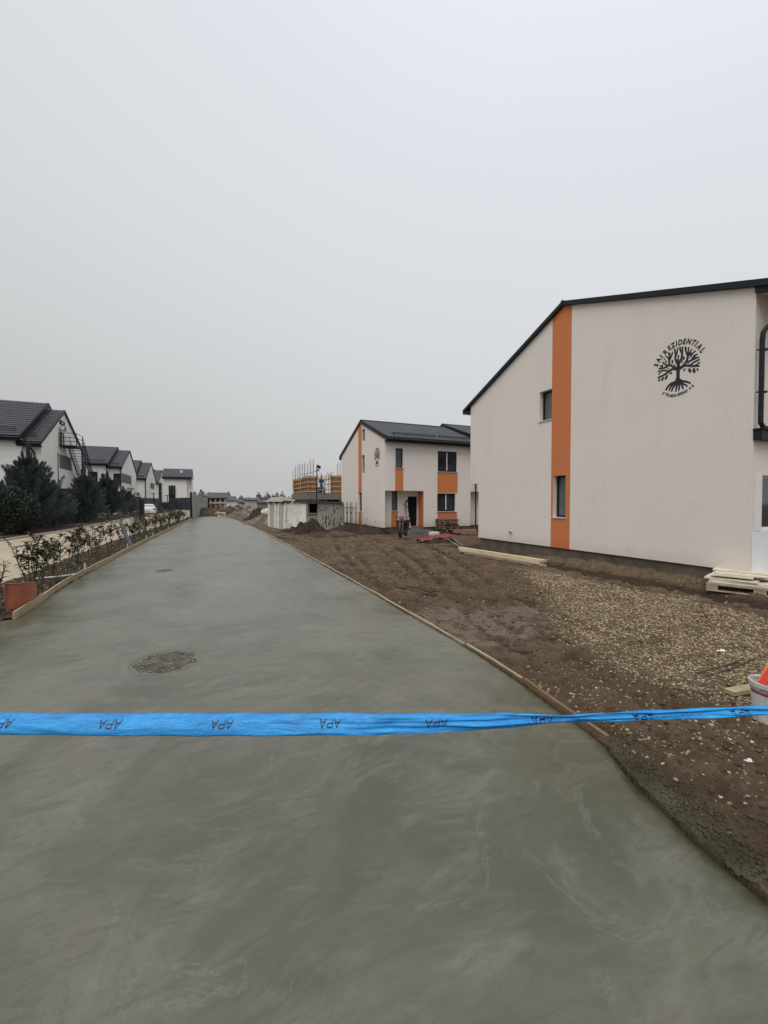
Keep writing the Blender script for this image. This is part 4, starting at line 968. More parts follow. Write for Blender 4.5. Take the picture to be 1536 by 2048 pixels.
# house A: grey panels, attic window and door, air conditioner, stairs
def gx(x0, y0, x1, y1, d, pr=0.02):     # box lying on the gable plane between two photo corners
    a = G_(x0, y0); c = G_(x1, y1); return (XG+.002, a.y, a.z), (XG+pr, c.y, c.z)
boxp(hA, 'grey_panel', M['panelgrey'], *gx(118.5, 908, 143, 942, 0))
boxp(hA, 'grey_strip', M['panelgrey'], *gx(114.5, 905, 117.8, 978, 0))
a, c = G_(119, 840), G_(127, 852); window(hA, lambda u, v: (XG+.13, u, v), (-1,0,0), a.y, c.z, c.y, a.z, .02, .08, sill=False)
a, c = G_(120, 865), G_(126, 893); window(hA, lambda u, v: (XG+.13, u, v), (-1,0,0), a.y, c.z, c.y, a.z, .02, .08, sill=False, name='door')
k = MB(); a = G_(118, 852); c = G_(124, 863); k.box((XG+.08, a.y-.1, c.z), (XG+.36, c.y+.0, a.z)); ac = k.build('air_conditioner', M['white'], hA, bevel=.03)
k = MB(); cy_ = (a.y+c.y)/2; cz_ = (a.z+c.z)/2
k.lathe([(0.0, 0), (.24, 0), (.26, .01)], (0,0,0), 16); k.v = [(XG+.362+p[2], cy_+p[0], cz_+p[1]) for p in k.v]; k.build('fan_grille', M['panelgrey'], ac)
k = MB(); k.quad
PF = lambda x, y: onX(XG+0.0, x, y)
pz = PF(116, 978).z; boxp(hA, 'porch_slab', M['dark'], (XG-.3, G_(112, 978).y-.6, pz-.12), (XG+1.0, G_(150, 970).y, pz+.02))
for i in range(4):
    yy = G_(114, 900).y+i*1.25; boxp(hA, 'porch_post', M['dark'], (XG+.8, yy, 0), (XG+.92, yy+.12, pz-.12))
# stairs descending away along the gable
lz = onX(XG+.6, 138, 892).z; ly0 = G_(119, 900).y-.2; ly1 = ly0+2.0
st = MB(); st.box((XG+.02, ly0, lz-.12), (XG+1.35, ly1, lz)); stairs = st.build('stair_landing', M['dark'], hA)
k = MB(); nst = 17; rise = (lz-2.9)/nst; run = .27; 
fl = []
for i in range(nst):
    z_ = lz-(i+1)*rise; y_ = ly1+i*run; fl.append((y_, z_)); k.box((XG+.32, y_, z_-.03), (XG+1.28, y_+.26, z_))
k.build('stair_tread', M['steel'], hA)
for xx in (XG+.28, XG+1.32):
    k = MB(); k.bar((xx, ly1-.1, lz-.12), (xx, fl[-1][0]+.3, fl[-1][1]-.1), .06, .24); k.build('stringer', M['dark'], hA)
k = MB()
pts = [V(XG+.05, ly0, 0), V(XG+1.33, ly0, 0), V(XG+1.33, ly1, 0)]
for h_ in (.35, .7, 1.1):
    k.tube([V(p.x, p.y, lz+h_) for p in pts]+[V(XG+1.33, fl[-1][0]+.3, fl[-1][1]+h_)], .028, 6)
    k.tube([V(XG+.28, ly1, lz+h_), V(XG+.28, fl[-1][0]+.3, fl[-1][1]+h_)], .022, 6)
for p in pts: k.tube([(p.x, p.y, lz), (p.x, p.y, lz+1.1)], .03, 6)
for i in range(0, nst, 3): k.tube([(XG+1.33, fl[i][0], fl[i][1]), (XG+1.33, fl[i][0], fl[i][1]+1.1+rise*.5)], .025, 6)
k.build('handrail', M['dark'], hA)
for p in ((XG+1.3, ly1-.1), (XG+1.3, fl[-1][0]+.2)): boxp(hA, 'stair_post', M['dark'], (p[0]-.05, p[1]-.05, 0), (p[0]+.05, p[1]+.05, lz-.12 if p[1] < ly1 else fl[-1][1]-.1))
pipe(hA, [(XG-.75, 41.1, 6.4), (XG-.6, 41.2, 6.1), (XG-.45, 41.42, 5.7), (XG-.42, 41.42, 5.4), (XG-.42, 41.42, .3)], .06)
# house B details
boxp(hB, 'grey_band', M['panelgrey'], *gx(243.5, 946, 262.5, 969, 0, .03))
a = G_(262.5, 969); boxp(hB, 'grey_strip', M['panelgrey'], (XG+.002, a.y-.25, 0), (XG+.03, a.y, a.z))
f_ = lambda u, v: (u, 75.5-.14, v); a, c = onY(75.5, 227, 947), onY(75.5, 242, 967)
window(hB, f_, (0,1,0), a.x, c.z, XG-.12, a.z, .02, .12, ((a.x+XG)/2,), sill=False, glass=M['glass'])
f_ = lambda u, v: (u, 75.0, v); a, c = onY(75.1, 176, 943), onY(75.1, 195, 976); window(hB, f_, (0,1,0), a.x, c.z, c.x, a.z, .02, .12, ((a.x+c.x)/2,), sill=False)
a, c = onY(75.1, 203.5, 947), onY(75.1, 208, 959); boxp(hB, 'wall_lamp', M['dark'], (a.x, 74.7, c.z), (c.x, 75.12, a.z))
a, c = onY(75.1, 195, 968), onY(75.1, 212, 985); k = MB()
for t_ in np.linspace(0, 1, 7): xx = a.x+(c.x-a.x)*t_; k.bar((xx, 74.9, c.z), (xx, 74.9, a.z), .06, .06)
k.bar((a.x, 74.9, a.z), (c.x, 74.9, a.z), .1, .1); k.build('balcony_railing', M['dark'], hB)
a = onY(75.4, 241, 945); pipe(hB, [(a.x, 74.9, 7.3), (a.x, 75.3, 6.7), (a.x, 75.35, 6.3), (a.x, 75.35, .3)], .075)
a = onY(75, 213.5, 945); pipe(hB, [(a.x, 74.6, 7.6), (a.x, 74.95, 7.0), (a.x, 75.0, 6.6), (a.x, 75.0, .3)], .075)
# house C, D details
boxp(hC, 'grey_band', M['panelgrey'], *gx(300.5, 965, 308.5, 978.5, 0, .04))
a = onY(103, 291, 960); pipe(hC, [(a.x, 102.5, 6.8), (a.x, 102.8, 6.2), (a.x, 102.85, 6), (a.x, 102.85, .3)], .10)
a, c = onY(103, 272, 985), onY(103, 279, 990); boxp(hC, 'wall_box', M['panelgrey'], (a.x, 102.6, c.z), (c.x, 102.98, a.z))
a, c = onY(128, 317.5, 966), onY(128, 324, 1000); window(hD, lambda u, v: (u, 127.5, v), (0,1,0), a.x, 0.5, c.x, a.z, .05, .2, sill=False)
# house E closes the lane, long side towards the camera
YE = 84.0; E0 = onY(YE, 327.5, 957); E1 = onY(YE, 383, 955)
hE = empty('house', ((E0.x+E1.x)/2, YE+3, 0), 'pale house at the end of the lane, long side with tall dark door facing us', 'house', 'houses across the lane')
zE_ = onY(YE, 350, 955).z; yRi = YE+3.6; zRi = onY(yRi, 365, 940).z; yFa = YE+7.2
xst = onY(YE, 373.5, 960).x
m = MB(); m.quad((E0.x, YE, -.2), (xst, YE, -.2), (xst, YE, zE_), (E0.x, YE, zE_)); m.quad((xst, YE, -.2), (xst, YE, zE_), (xst, YE+.5, zE_), (xst, YE+.5, -.2)); m.quad((xst, YE+.5, -.2), (E1.x, YE+.5, -.2), (E1.x, YE+.5, zE_+.1), (xst, YE+.5, zE_+.1))
for xx in (E0.x, E1.x): m.quad((xx, YE, -.2), (xx, YE, zE_), (xx, yRi, zRi), (xx, yFa, zE_), (xx, yFa, -.2))
m.build('wall', M['stuccoL'], hE)
k = MB(); th = .2
for (ye, s_) in ((YE-.3, 1), (yFa+.3, -1)):
    tiled(k, (E0.x-.3, ye, zE_-.1+th), (E1.x+.1, ye, zE_-.1+th), (E1.x+.1, yRi, zRi+th), (E0.x-.3, yRi, zRi+th), .4, .6)
    slab_under(k, (E0.x-.3, ye, zE_-.1+th), (E1.x+.1, ye, zE_-.1+th), (E1.x+.1, yRi, zRi+th), (E0.x-.3, yRi, zRi+th), th)
rE = k.build('roof', M['roof'], hE)
k = MB(); k.box((E0.x-.3, YE-.36, zE_-.3), (E1.x+.1, YE-.3, zE_+.1)); k.build('gutter', M['dark'], rE)
a, c = onY(YE, 337.5, 971), onY(YE, 351, 1006); window(hE, lambda u, v: (u, YE-.17, v), (0,1,0), a.x, .3, c.x, a.z, .04, .15, ((a.x+c.x)/2,), sill=False, name='door')
k = MB(); a = onY(yRi, 355, 945); c = onY(YE+1.5, 360, 944.5); k.box((c.x, YE+1.5, zE_+.95), (c.x+.45, YE+2.1, zE_+1.45)); k.build('roof_window', M['white'], rE)

# dark sheet fences, gate, walls along the lane
def fence_run(label, pts, z0, h, mat, postm, np_=None, grp=None, th=.05, cat='fence', name='metal_fence', boards=False, step=2.5):
    root = empty(name, (pts[0][0], pts[0][1], 0), label, cat, grp); P_ = [Vector((*p, 0)) for p in pts]
    for a, c in zip(P_[:-1], P_[1:]):
        L = (c-a).length; n = max(1, int(round(L/step))); d = (c-a)/n
        for i in range(n):
            p = a+d*i; q = a+d*(i+1); k = MB()
            if boards:
                u = (q-p).normalized(); t_ = 0
                while t_ < (q-p).length-.05:
                    hh = h+rnd.uniform(-.07, .05); o_ = p+u*t_; k.bar(o_+V(0,0,z0), o_+u*0.0+V(rnd.uniform(-.01,.01),0,z0+hh), .02, .13, tuple(u)); t_ += .15
            else: k.bar(p+V(0,0,z0+h/2), q+V(0,0,z0+h/2), th, h)
            k.build('panel', mat, root)
            k = MB(); k.bar(p+V(0,0,z0-.2), p+V(0,0,z0+h+.06), th+.03, .08); k.build('post', postm, root)
    return root
fence_run('dark blue-grey sheet metal fence behind the conifers', [(-10.9,16),(-10.6,30),(-10.3,40),(-9.7,47)], .0, 1.95, M['darkblue'], M['dark'])
fence_run('dark fence beyond the white car, below the distant houses', [(-9.4,60),(-8.4,74),(-7.6,80)], .5, 1.9, M['darkblue'], M['dark'], step=3.5)
fx0 = onY(62, 353, 1010); fx1 = onY(50, 383, 1010)
fE = fence_run('dark blue fence on a low cream wall in front of the end house', [(onY(66, 340, 1000).x, 66), (onY(55, 381, 1000).x, 55)], .75, 1.55, M['darkblue'], M['dark'], step=2.2)
k = MB(); k.bar((onY(66, 340, 1000).x, 66, .27), (onY(55, 381, 1000).x, 55, .27), .2, .9); k.build('low_wall', M['cream'], fE)
# black gate post frame
gy = 44.5; gA, gB = onY(gy, 263, 1000).x, onY(gy, 288.5, 1000).x
gt = empty('gate', ((gA+gB)/2, gy, 0), 'black open gate frame beside the white car', 'gate')
gz = onY(gy, 275, 994).z
k = MB(); k.box((onY(gy, 279, 1020).x, gy-.08, 0), (onY(gy, 282, 1020).x, gy+.08, gz)); k.box((gA-.4, gy-.08, gz-.12), (onY(gy, 282, 1020).x, gy+.08, gz)); k.build('gate_frame', M['dark'], gt)
k = MB(); k.box((onY(gy, 279.5, 1020).x, gy+.10, .05), (gB, gy+.16, onY(gy, 285, 999).z)); k.build('gate_leaf', M['darkblue'], gt)
for i in range(5):
    xx = onY(gy, 266+i*3, 1020).x; k = MB(); k.box((xx, gy-.04, 0.0), (xx+.06, gy+.04, .75)); k.build('bar', M['dark'], gt)
# grey weathered board fence along the far end of the road
bf = [(onY(47, 385.5, 1000).x, 47), (onY(58, 396, 1000).x, 58), (onY(75, 408, 1000).x, 75), (onY(100, 421, 1000).x, 100)]
fence_run('grey weathered wooden board fence running off along the far left of the concrete', bf, -.1, 2.65, M['fenceboard'], M['fenceboard'], boards=True, cat='fence', name='board_fence', step=5)
k = MB(); xx = onY(46.5, 382.5, 1000).x; k.box((xx-.12, 46.4, -.1), (xx+.08, 46.6, onY(46.5, 382, 986).z+.1)); k.build('fence_post', M['dark'], None, 'thick black end post where the dark fence meets the grey board fence', 'post', base=(xx, 46.5, 0))

# lane lamps: flat T-shaped heads
for (lx, ly, Y_, lab) in ((262, 978, 54, 'nearest T-shaped black lane lamp, beside the gate'), (307, 987, 72, 'middle T-shaped black lane lamp, left of the distant house'), (334.5, 991, 80, 'farthest small black lane lamp before the end house')):
    p = onY(Y_, lx, ly); root = empty('street_lamp', (p.x, Y_, 0), lab, 'street lamp', 'lamps along the lane')
    k = MB(); k.tube([(p.x, Y_, 0), (p.x, Y_, p.z)], .06, 8); k.build('pole', M['dark'], root)
    k = MB(); k.lathe([(0.01, .06), (.34, .05), (.36, 0), (.34, -.04), (.01, -.05)], (p.x, Y_, p.z), 16); k.build('lamp_head', M['dark'], root)

# white hatchback parked with its back to the camera
car = empty('car', (0, 0, 0), 'white hatchback parked behind the gate, seen from the rear', 'car')
prof = [  # (y, z_bottom, z_belt, z_roof, half width low, half width roof)
    (0.00, .38, .62, .66, .74, .70), (.05, .30, .88, .92, .82, .72), (.18, .26, .98, 1.10, .86, .68), (.45, .24, 1.00, 1.40, .88, .60), (.8, .24, 1.00, 1.48, .88, .59), (1.9, .24, .98, 1.50, .88, .60), (2.5, .24, .96, 1.42, .88, .62), (3.0, .24, .95, 1.10, .87, .68), (3.6, .26, .86, .90, .85, .72), (4.0, .34, .62, .70, .76, .66)]
k = MB(); rows = []
for y, z0, zb_, zr_, wl_, wr_ in prof:
    rows.append([(-wl_*.94, y, z0), (-wl_, y, z0+.2), (-wl_, y, zb_), (-wr_, y, zr_-.06), (-wr_*.8, y, zr_), (0, y, zr_+.02), (wr_*.8, y, zr_), (wr_, y, zr_-.06), (wl_, y, zb_), (wl_, y, z0+.2), (wl_*.94, y, z0), (-wl_*.94, y, z0)])
k.grid(rows); k.quad(*rows[0][:11][::-1]); k.quad(*rows[-1][:11]); k.build('body', M['carwhite'], car, smooth=True)
k = MB(); k.grid([[(-.64, .17, 1.05), (0, .15, 1.05), (.64, .17, 1.05)], [(-.54, .40, 1.37), (0, .38, 1.38), (.54, .40, 1.37)]]); k.build('rear_window', M['glass'], car)
for s_ in (-1, 1):
    k = MB(); k.box((s_*.60, -.01+.03, .80), (s_*.86, .16, .97)); k.build('taillight', simple('taillight_red', (.16, .015, .012), .3, .1) if s_ == -1 else bpy.data.materials['taillight_red'], car, bevel=.02)
    k = MB(); k.grid([[(s_*.875, .75, 1.02), (s_*.875, 2.9, 1.0)], [(s_*.63, .9, 1.40), (s_*.64, 2.4, 1.38)]]); k.build('side_window', M['glass'], car)
    for y in (.75, 3.25):
        k = MB(); k.tube([(s_*.70, y, .31), (s_*.90, y, .31)], .31, 18); wh = k.build('wheel', M['black'], car); k = MB(); k.tube([(s_*.9, y, .31), (s_*.915, y, .31)], .19, 12); k.build('rim', M['steel'], wh)
k = MB(); k.box((-.72, -.03, .34), (.72, .05, .44)); k.build('bumper_strip', M['dark'], car)
k = MB(); k.box((-.26, -.02, .62), (.26, .012, .73)); k.build('number_plate', M['sill'], car)
cp = onZ(300, 1033.5); car.location = (cp.x-.40, cp.y+1.2, 0.0); car.rotation_euler = (0, 0, math.radians(3))

# ------------------------------------------------------------------ vegetation
def np_tris(name, v, mat, parent):
    n = len(v)//3; return np_mesh(name, v, np.arange(n*3).reshape(-1, 3), mat, smooth=False, parent=parent)
def conifer(loc, H, Rw, seed, label, tips=3, n=15000, grp='conifers along the lane'):
    """spreading juniper: many ascending plumes, each a curved axis clothed with thin sprays"""
    r_ = np.random.RandomState(seed); root = empty('conifer', loc, label, 'conifer', grp)
    V_ = []; ax_ = MB(); nb = int(75+75*H/3); n = int(n*1.7); per = n//nb
    for b_i in range(nb):
        t = (b_i+r_.rand())/nb; t = t**1.05; z0 = .05+H*.80*t
        an = b_i*2.4+r_.normal(0, .35); rad = Rw*(1-t)**.85*r_.uniform(.70, 1.25)+.06
        up = r_.uniform(.30, .60)*(1+t*1.3)
        L = rad; topz = min(z0+L*up+.18*H*(1-t)*r_.uniform(.2, 1), H*1.0 if b_i < nb-2 else H)
        if b_i >= nb-18: q_ = (b_i-nb+18)/17; rad = Rw*r_.uniform(.10, .34)*(1-q_)+.03; z0 = H*(.50+.20*q_); topz = H*(.76+.24*q_)
        s = np.sqrt(r_.rand(per))*.97+.03
        cx, cy = math.cos(an)*rad, math.sin(an)*rad
        c = np.stack([cx*s**.85, cy*s**.85, z0+(topz-z0)*s**1.35], -1)
        d = np.stack([np.full(per, cx), np.full(per, cy), (topz-z0)*1.35*s**.35], -1); d /= np.linalg.norm(d, axis=1)[:, None]+1e-6
        wdt = (.045+.21*min(1, L)*np.sin(np.pi*np.clip(s*.92+.03, 0, 1))**.8)*(1-.45*t)
        off = r_.normal(0, 1, (per, 3)); off /= np.linalg.norm(off, axis=1)[:, None]; off *= (wdt*r_.rand(per)**.5)[:, None]; off[:, 2] *= .8; c = c+off
        dd = d+off/(wdt[:, None]+1e-4)*.45+r_.normal(0, .16, (per, 3)); dd[:, 2] += .25; dd /= np.linalg.norm(dd, axis=1)[:, None]
        ln = r_.uniform(.06, .17, per)[:, None]*(1-.3*t); sd_ = np.cross(dd, r_.normal(0, 1, (per, 3))); sd_ /= np.linalg.norm(sd_, axis=1)[:, None]; wd = r_.uniform(.008, .020, per)[:, None]
        V_.append(np.stack([c-sd_*wd, c+sd_*wd, c+dd*ln], 1).reshape(-1, 3))
    v = np.concatenate(V_); v[:, 2] = np.maximum(v[:, 2], .03)
    np_tris('crown', v, M['conifer'], root)
    k = MB(); k.tube([(0,0,-.1), (0,0,H*.4), (.02,0,H*.7)], [.05, .03, .01], 8)
    o = k.build('trunk', M['barkdark'], None); o.parent = root
    return root
def tr_at(X_, xb, ytop): p = onX(X_, xb, ytop); return p
for i, (X_, xb, ytop, W_, lab, n) in enumerate((
    (-9.9, 56, 884, 1.95, 'tallest blue-green conifer in front of the nearest pale house', 52000),
    (-9.8, 106, 962, 1.35, 'low spreading conifer just right of the tallest one', 26000),
    (-9.7, 168, 930, 1.75, 'middle conifer before the dark fence, under the outdoor stairs', 36000),
    (-9.5, 214, 940, 2.0, 'broad pointed conifer right of the outdoor stairs', 38000),
    (-9.3, 246, 972, 1.9, 'smaller conifer next to the gate', 24000),
    (-10.4, 4, 960, 1.5, 'partly hidden conifer at the left border behind the hedge', 20000))):
    p = tr_at(X_, xb, ytop); conifer((X_, p.y, 0), p.z, W_, 20+i, lab, 4, n)
for i, (px_, py_, Y_, lab) in enumerate(((330, 1003, 62, 'small distant conifer behind the white car'), (347, 1000, 64, 'small distant conifer before the end house'))):
    p = onY(Y_, px_, py_); conifer((p.x, Y_, 0), p.z, 1.5, 50+i, lab, 2, 6000)
def leaf_cloud(pts, sz, seed, up=.3):
    r_ = np.random.RandomState(seed); n = len(pts); d = r_.normal(0, 1, (n, 3)); d /= np.linalg.norm(d, axis=1)[:, None]; s = np.cross(d, r_.normal(0, 1, (n, 3))); s /= np.linalg.norm(s, axis=1)[:, None]
    L = sz*r_.uniform(.6, 1.3, n)[:, None]; return np.stack([pts-s*L*.35, pts+d*L*.5+s*L*.0, pts+s*L*.35, pts-d*L*.5], 1)
# clipped dark hedge shrub at the left border
p = onZ(8, 1078); r_ = np.random.RandomState(5); n = 22000
u = r_.normal(0, 1, (n, 3)); u /= np.linalg.norm(u, axis=1)[:, None]; rad = (.80+.22*r_.rand(n)**.5)[:, None]
nz_ = 1+.10*np.sin(u[:, :1]*7)+.08*np.sin(u[:, 1:2]*9+1)
pts = u*rad*nz_*np.array([[1.25, 1.3, 1.28]])+np.array([[0, 0, 1.15]]); pts[:, 2] = np.maximum(pts[:, 2], .04)
q = leaf_cloud(pts, .085, 6)
hd = empty('hedge_shrub', (-9.9, onX(-9.9, 12, 1000).y, 0), 'rounded dark clipped hedge shrub at the left border', 'shrub')
np_mesh('foliage', q.reshape(-1, 3), np.arange(n*4).reshape(-1, 4), M['hedge'], smooth=False, parent=hd)
k = MB(); 
for a in range(4): k.tube([(0,0,-.05), (.25*math.cos(a*1.6), .25*math.sin(a*1.6), .7), (.5*math.cos(a*1.6), .5*math.sin(a*1.6), 1.4)], [.04, .03, .015], 6)
o = k.build('stem', M['bark'], None); o.parent = hd

# laurel shrubs in the planting bed
def laurel_meshes(seed, H):
    r_ = random.Random(seed); stems = MB(); lv = []; lf = []
    def leaf(p, d, L):
        d = d.normalized(); s = d.cross(V(r_.uniform(-.4,.4), r_.uniform(-.4,.4), 1)); s = s.normalized() if s.length > .01 else V(1,0,0); n_ = s.cross(d)
        b0 = len(lv); w_ = L*.25
        for t_, ww, dz in ((0, .12, 0), (.3, .9, .015), (.62, .95, 0), (1, .05, -.07*L*3)):
            c = p+d*L*t_+n_*dz
            lv.extend([tuple(c-s*w_*ww+n_*w_*ww*.45), tuple(c), tuple(c+s*w_*ww+n_*w_*ww*.45)])
        for j in range(3):
            for i in range(2): a = b0+j*3+i; lf.append((a, a+1, a+4, a+3))
    ns = r_.randint(3, 5)
    for s_ in range(ns):
        an = r_.random()*6.283; lean = r_.uniform(.08, .38); h_ = H*r_.uniform(.7, 1.0)
        b0 = V(.05*math.cos(an), .05*math.sin(an), -.03); pts = []; cur = b0.copy()
        for i in range(7):
            t_ = i/6; pts.append(b0+V(math.cos(an)*lean*t_**1.2*h_+r_.uniform(-.012,.012), math.sin(an)*lean*t_**1.2*h_+r_.uniform(-.012,.012), t_*h_))
        stems.tube(pts, [.011*(1-.65*i/6) for i in range(7)], 5)
        for br in range(r_.randint(3, 5)):
            t_ = r_.uniform(.35, .95); i = int(t_*6); p = pts[i].lerp(pts[min(i+1, 6)], t_*6-i); a2 = r_.random()*6.283; L = r_.uniform(.12, .28)*(1.25-t_*.5)
            e = p+V(math.cos(a2)*L*.7, math.sin(a2)*L*.7, L*.85); stems.tube([p, p.lerp(e, .5)+V(0,0,-.01), e], [.006, .005, .003], 4)
            for j in range(r_.randint(6, 10)):
                q = p.lerp(e, r_.uniform(.45, 1.0)); a3 = r_.random()*6.283; leaf(q, V(math.cos(a3), math.sin(a3), r_.uniform(.1, 1.3)), r_.uniform(.065, .12))
        for j in range(r_.randint(14, 22)):
            t_ = r_.uniform(.25, 1.0); i = min(int(t_*6), 5); p = pts[i].lerp(pts[i+1], t_*6-i); a3 = r_.random()*6.283
            leaf(p, V(math.cos(a3), math.sin(a3), r_.uniform(.1, 1.2)), r_.uniform(.06, .115))
    return stems, lv, lf
protos = []
for i in range(6):
    stems, lv, lf = laurel_meshes(100+i, 0.98)
    me1 = bpy.data.meshes.new('stem'); me1.from_pydata(stems.v, [], stems.f); me1.materials.append(M['bark'])
    me2 = bpy.data.meshes.new('foliage'); me2.from_pydata(lv, [], lf); me2.materials.append(M['leaf']); me2.polygons.foreach_set('use_smooth', [True]*len(lf))
    protos.append((me1, me2))
NUM = 'first second third fourth fifth sixth seventh eighth ninth tenth eleventh twelfth thirteenth fourteenth fifteenth sixteenth seventeenth eighteenth nineteenth twentieth'.split()
def nth(i): return NUM[i] if i < 20 else (['twenty','thirty','forty'][(i+1)//10-2]+('-'+NUM[(i+1) % 10-1] if (i+1) % 10 else ('th')))
spots = []
spots.append((onZ(5, 1228).x-.1, onZ(5, 1228).y, 1.0)); 
pb = onZ(68, 1190); spots.append((pb.x-.20, pb.y+.6, 1.15))
y = 10.3; i = 0
while y < 45.5:
    spots.append((float(edge(EL2, y))-rnd.uniform(.42, .78), y, rnd.uniform(.9, 1.2)))
    y += rnd.uniform(.75, 1.25) if y < 16 else rnd.uniform(.75, 1.15)
spots = [q for q in spots if not (17.2 < q[1] < 19.0)]
for i, (x, y, s_) in enumerate(spots):
    if i == 0: lab = 'leafy shrub at the left border, left of the orange-brown tub'
    elif i == 1: lab = 'bushy laurel shrub rising behind the orange-brown tub'
    else: lab = f'sparse young laurel, {nth(i-2)} after the tub in the row behind the left plank'
    r_ = empty('laurel_shrub', (x, y, .0), lab, 'shrub', 'laurel shrubs in the planting bed', rz=rnd.random()*6.28); r_.scale = (s_, s_, s_)
    for nm, me in zip(('stem', 'foliage'), protos[i % 6]): o = bpy.data.objects.new(nm, me); COL.objects.link(o); o.parent = r_
# low weeds and dry litter in the bed
r_ = np.random.RandomState(9); n = 5200; yy = 5.5+r_.rand(n)**1.5*36; xx = np.array([float(edge(EL2, a)) for a in yy])-.12-r_.rand(n)*.95
pts = np.stack([xx, yy, .04+.05*r_.rand(n)], 1)
q = leaf_cloud(pts, .045, 12)
tag(np_mesh('weeds', q.reshape(-1, 3), np.arange(n*4).reshape(-1, 4), M['leaf'], smooth=False), 'low weeds and leaf litter on the dark soil under the young shrubs', 'weeds', kind='stuff')
# narrow pale-green lily tuft between tub and shrubs
p = onZ(118, 1168); k = MB()
for j in range(9):
    a = rnd.random()*6.28; L = rnd.uniform(.14, .28); d = V(math.cos(a), math.sin(a), 0); s_ = V(-d.y, d.x, 0)*.008
    k.quad(p-s_, p+s_, p+d*L*.25+V(0,0,L*.7)+s_*.8, p+d*L*.25+V(0,0,L*.7)-s_*.8); k.quad(p+d*L*.25+V(0,0,L*.7)+s_*.8, p+d*L*.25+V(0,0,L*.7)-s_*.8, p+d*L*.6+V(0,0,L))
k.build('grass_tuft', simple('fresh_green_blade', (.06, .10, .035), .5, .2), None, 'small bright green grass tuft right of the orange-brown tub', 'grass tuft', base=p)

# far brush beyond the site
def brush(label, pts3, n, seed, sx, sy, sz, leaf=.25, name='brush', kind=None, cat='bush', dens=1):
    r_ = np.random.RandomState(seed); allp = []
    for c in pts3:
        u = r_.normal(0, 1, (n, 3)); u /= np.linalg.norm(u, axis=1)[:, None]; u *= (r_.rand(n)**.45)[:, None]; u[:, 2] = np.abs(u[:, 2])*(1+.25*np.sin(u[:, 0]*6+seed))
        allp.append(u*np.array([[sx, sy, sz*r_.uniform(.7, 1.15)]])+np.array([c]))
    P_ = np.concatenate(allp); q = leaf_cloud(P_, leaf, seed)
    return tag(np_mesh(name, q.reshape(-1, 3), np.arange(len(P_)*4).reshape(-1, 4), M['farleaf'], smooth=False), label, cat, kind=kind)
r2 = random.Random(4)
pts3 = [(x, 175+r2.uniform(-12, 20), -.3) for x in np.arange(-30, 62, 2.6)]
brush('low grey-green line of distant trees and scrub along the horizon', pts3, 1500, 3, 3.6, 3, 5.2, .62, 'far_trees', 'stuff', 'trees')
pts3 = [onY(Y_, x, 1012)*1.0 for x, Y_ in ((389, 105), (395, 110), (402, 118), (410, 122))]
brush('bare grey bushes behind the board fence at the far left of the concrete', [(p.x, p.y, 0) for p in pts3], 1500, 8, 1.9, 1.8, 4.0, .26, 'bush', None, 'bushes')

# ------------------------------------------------------------------ far end of the road
def small_house(label, Y_, x0, x1, ytop, yeave, ybase, wallm, roofm, depth=7, openings=(), hip=False, name='house'):
    a = onY(Y_, x0, yeave); c = onY(Y_, x1, yeave); zb_ = -.3; zt = onY(Y_+depth/2, (x0+x1)/2, ytop).z; root = empty(name, ((a.x+c.x)/2, Y_, 0), label, 'house')
    k = MB(); panel(k, [(a.x, zb_), (c.x, zb_), (c.x, a.z), (a.x, a.z)], [rect(*o) for o in openings], lambda u, v: (u, Y_, v), (0,1,0), .4, rim=False)
    k.quad((a.x, Y_, zb_), (a.x, Y_, a.z), (a.x, Y_+depth/2, zt-.1) if not hip else (a.x, Y_, a.z), (a.x, Y_+depth, a.z), (a.x, Y_+depth, zb_)) if not hip else k.quad((a.x, Y_, zb_), (a.x, Y_, a.z), (a.x, Y_+depth, a.z), (a.x, Y_+depth, zb_))
    k.quad((c.x, Y_, zb_), (c.x, Y_, a.z), (c.x, Y_+depth, a.z), (c.x, Y_+depth, zb_))
    k.build('wall', wallm, root)
    k = MB(); hp = (c.x-a.x)*.3 if hip else -.3
    R0, R1 = V(a.x+hp, Y_+depth/2, zt), V(c.x-hp, Y_+depth/2, zt); e = [V(a.x-.3, Y_-.4, a.z-.05), V(c.x+.3, Y_-.4, a.z-.05), V(c.x+.3, Y_+depth+.4, a.z-.05), V(a.x-.3, Y_+depth+.4, a.z-.05)]
    k.quad(e[0], e[1], R1, R0); k.quad(e[2], e[3], R0, R1); k.quad(e[1], e[2], R1); k.quad(e[3], e[0], R0); k.quad(*[p-V(0,0,.12) for p in e]); 
    for i in range(4): k.quad(e[i], e[(i+1) % 4], e[(i+1) % 4]-V(0,0,.12), e[i]-V(0,0,.12))
    k.build('roof', roofm, root); return root, a, c
YB = 88.0
a = onY(YB, 420, 1018); c = onY(YB, 452, 1018); zt = onY(YB, 436, 995).z; zm = onY(YB, 436, 1006).z; W_ = c.x-a.x
ops = [(a.x+W_*(.10+.30*i), zm+.35, a.x+W_*(.10+.30*i)+W_*.17, zt-.35) for i in range(3)]+[(a.x+W_*.12, .05, a.x+W_*.34, zm-.4), (a.x+W_*.52, .4, a.x+W_*.64, zm-.4)]
hb, a, c = small_house('unfinished red brick house beyond the road end', YB, 419, 452.5, 985, 995, 1018, M['brick'], M['roof'], 8, ops, name='brick_house')
boxp(hb, 'floor_slab', M['cream'], (a.x-.1, YB-.25, zm-.12), (c.x+.1, YB-.01, zm+.12))
for i in range(4): x = a.x+W_*(.01+.30*i); boxp(hb, 'concrete_column', M['cream'], (x, YB-.06, -.2), (x+.3, YB-.005, zt-.02))
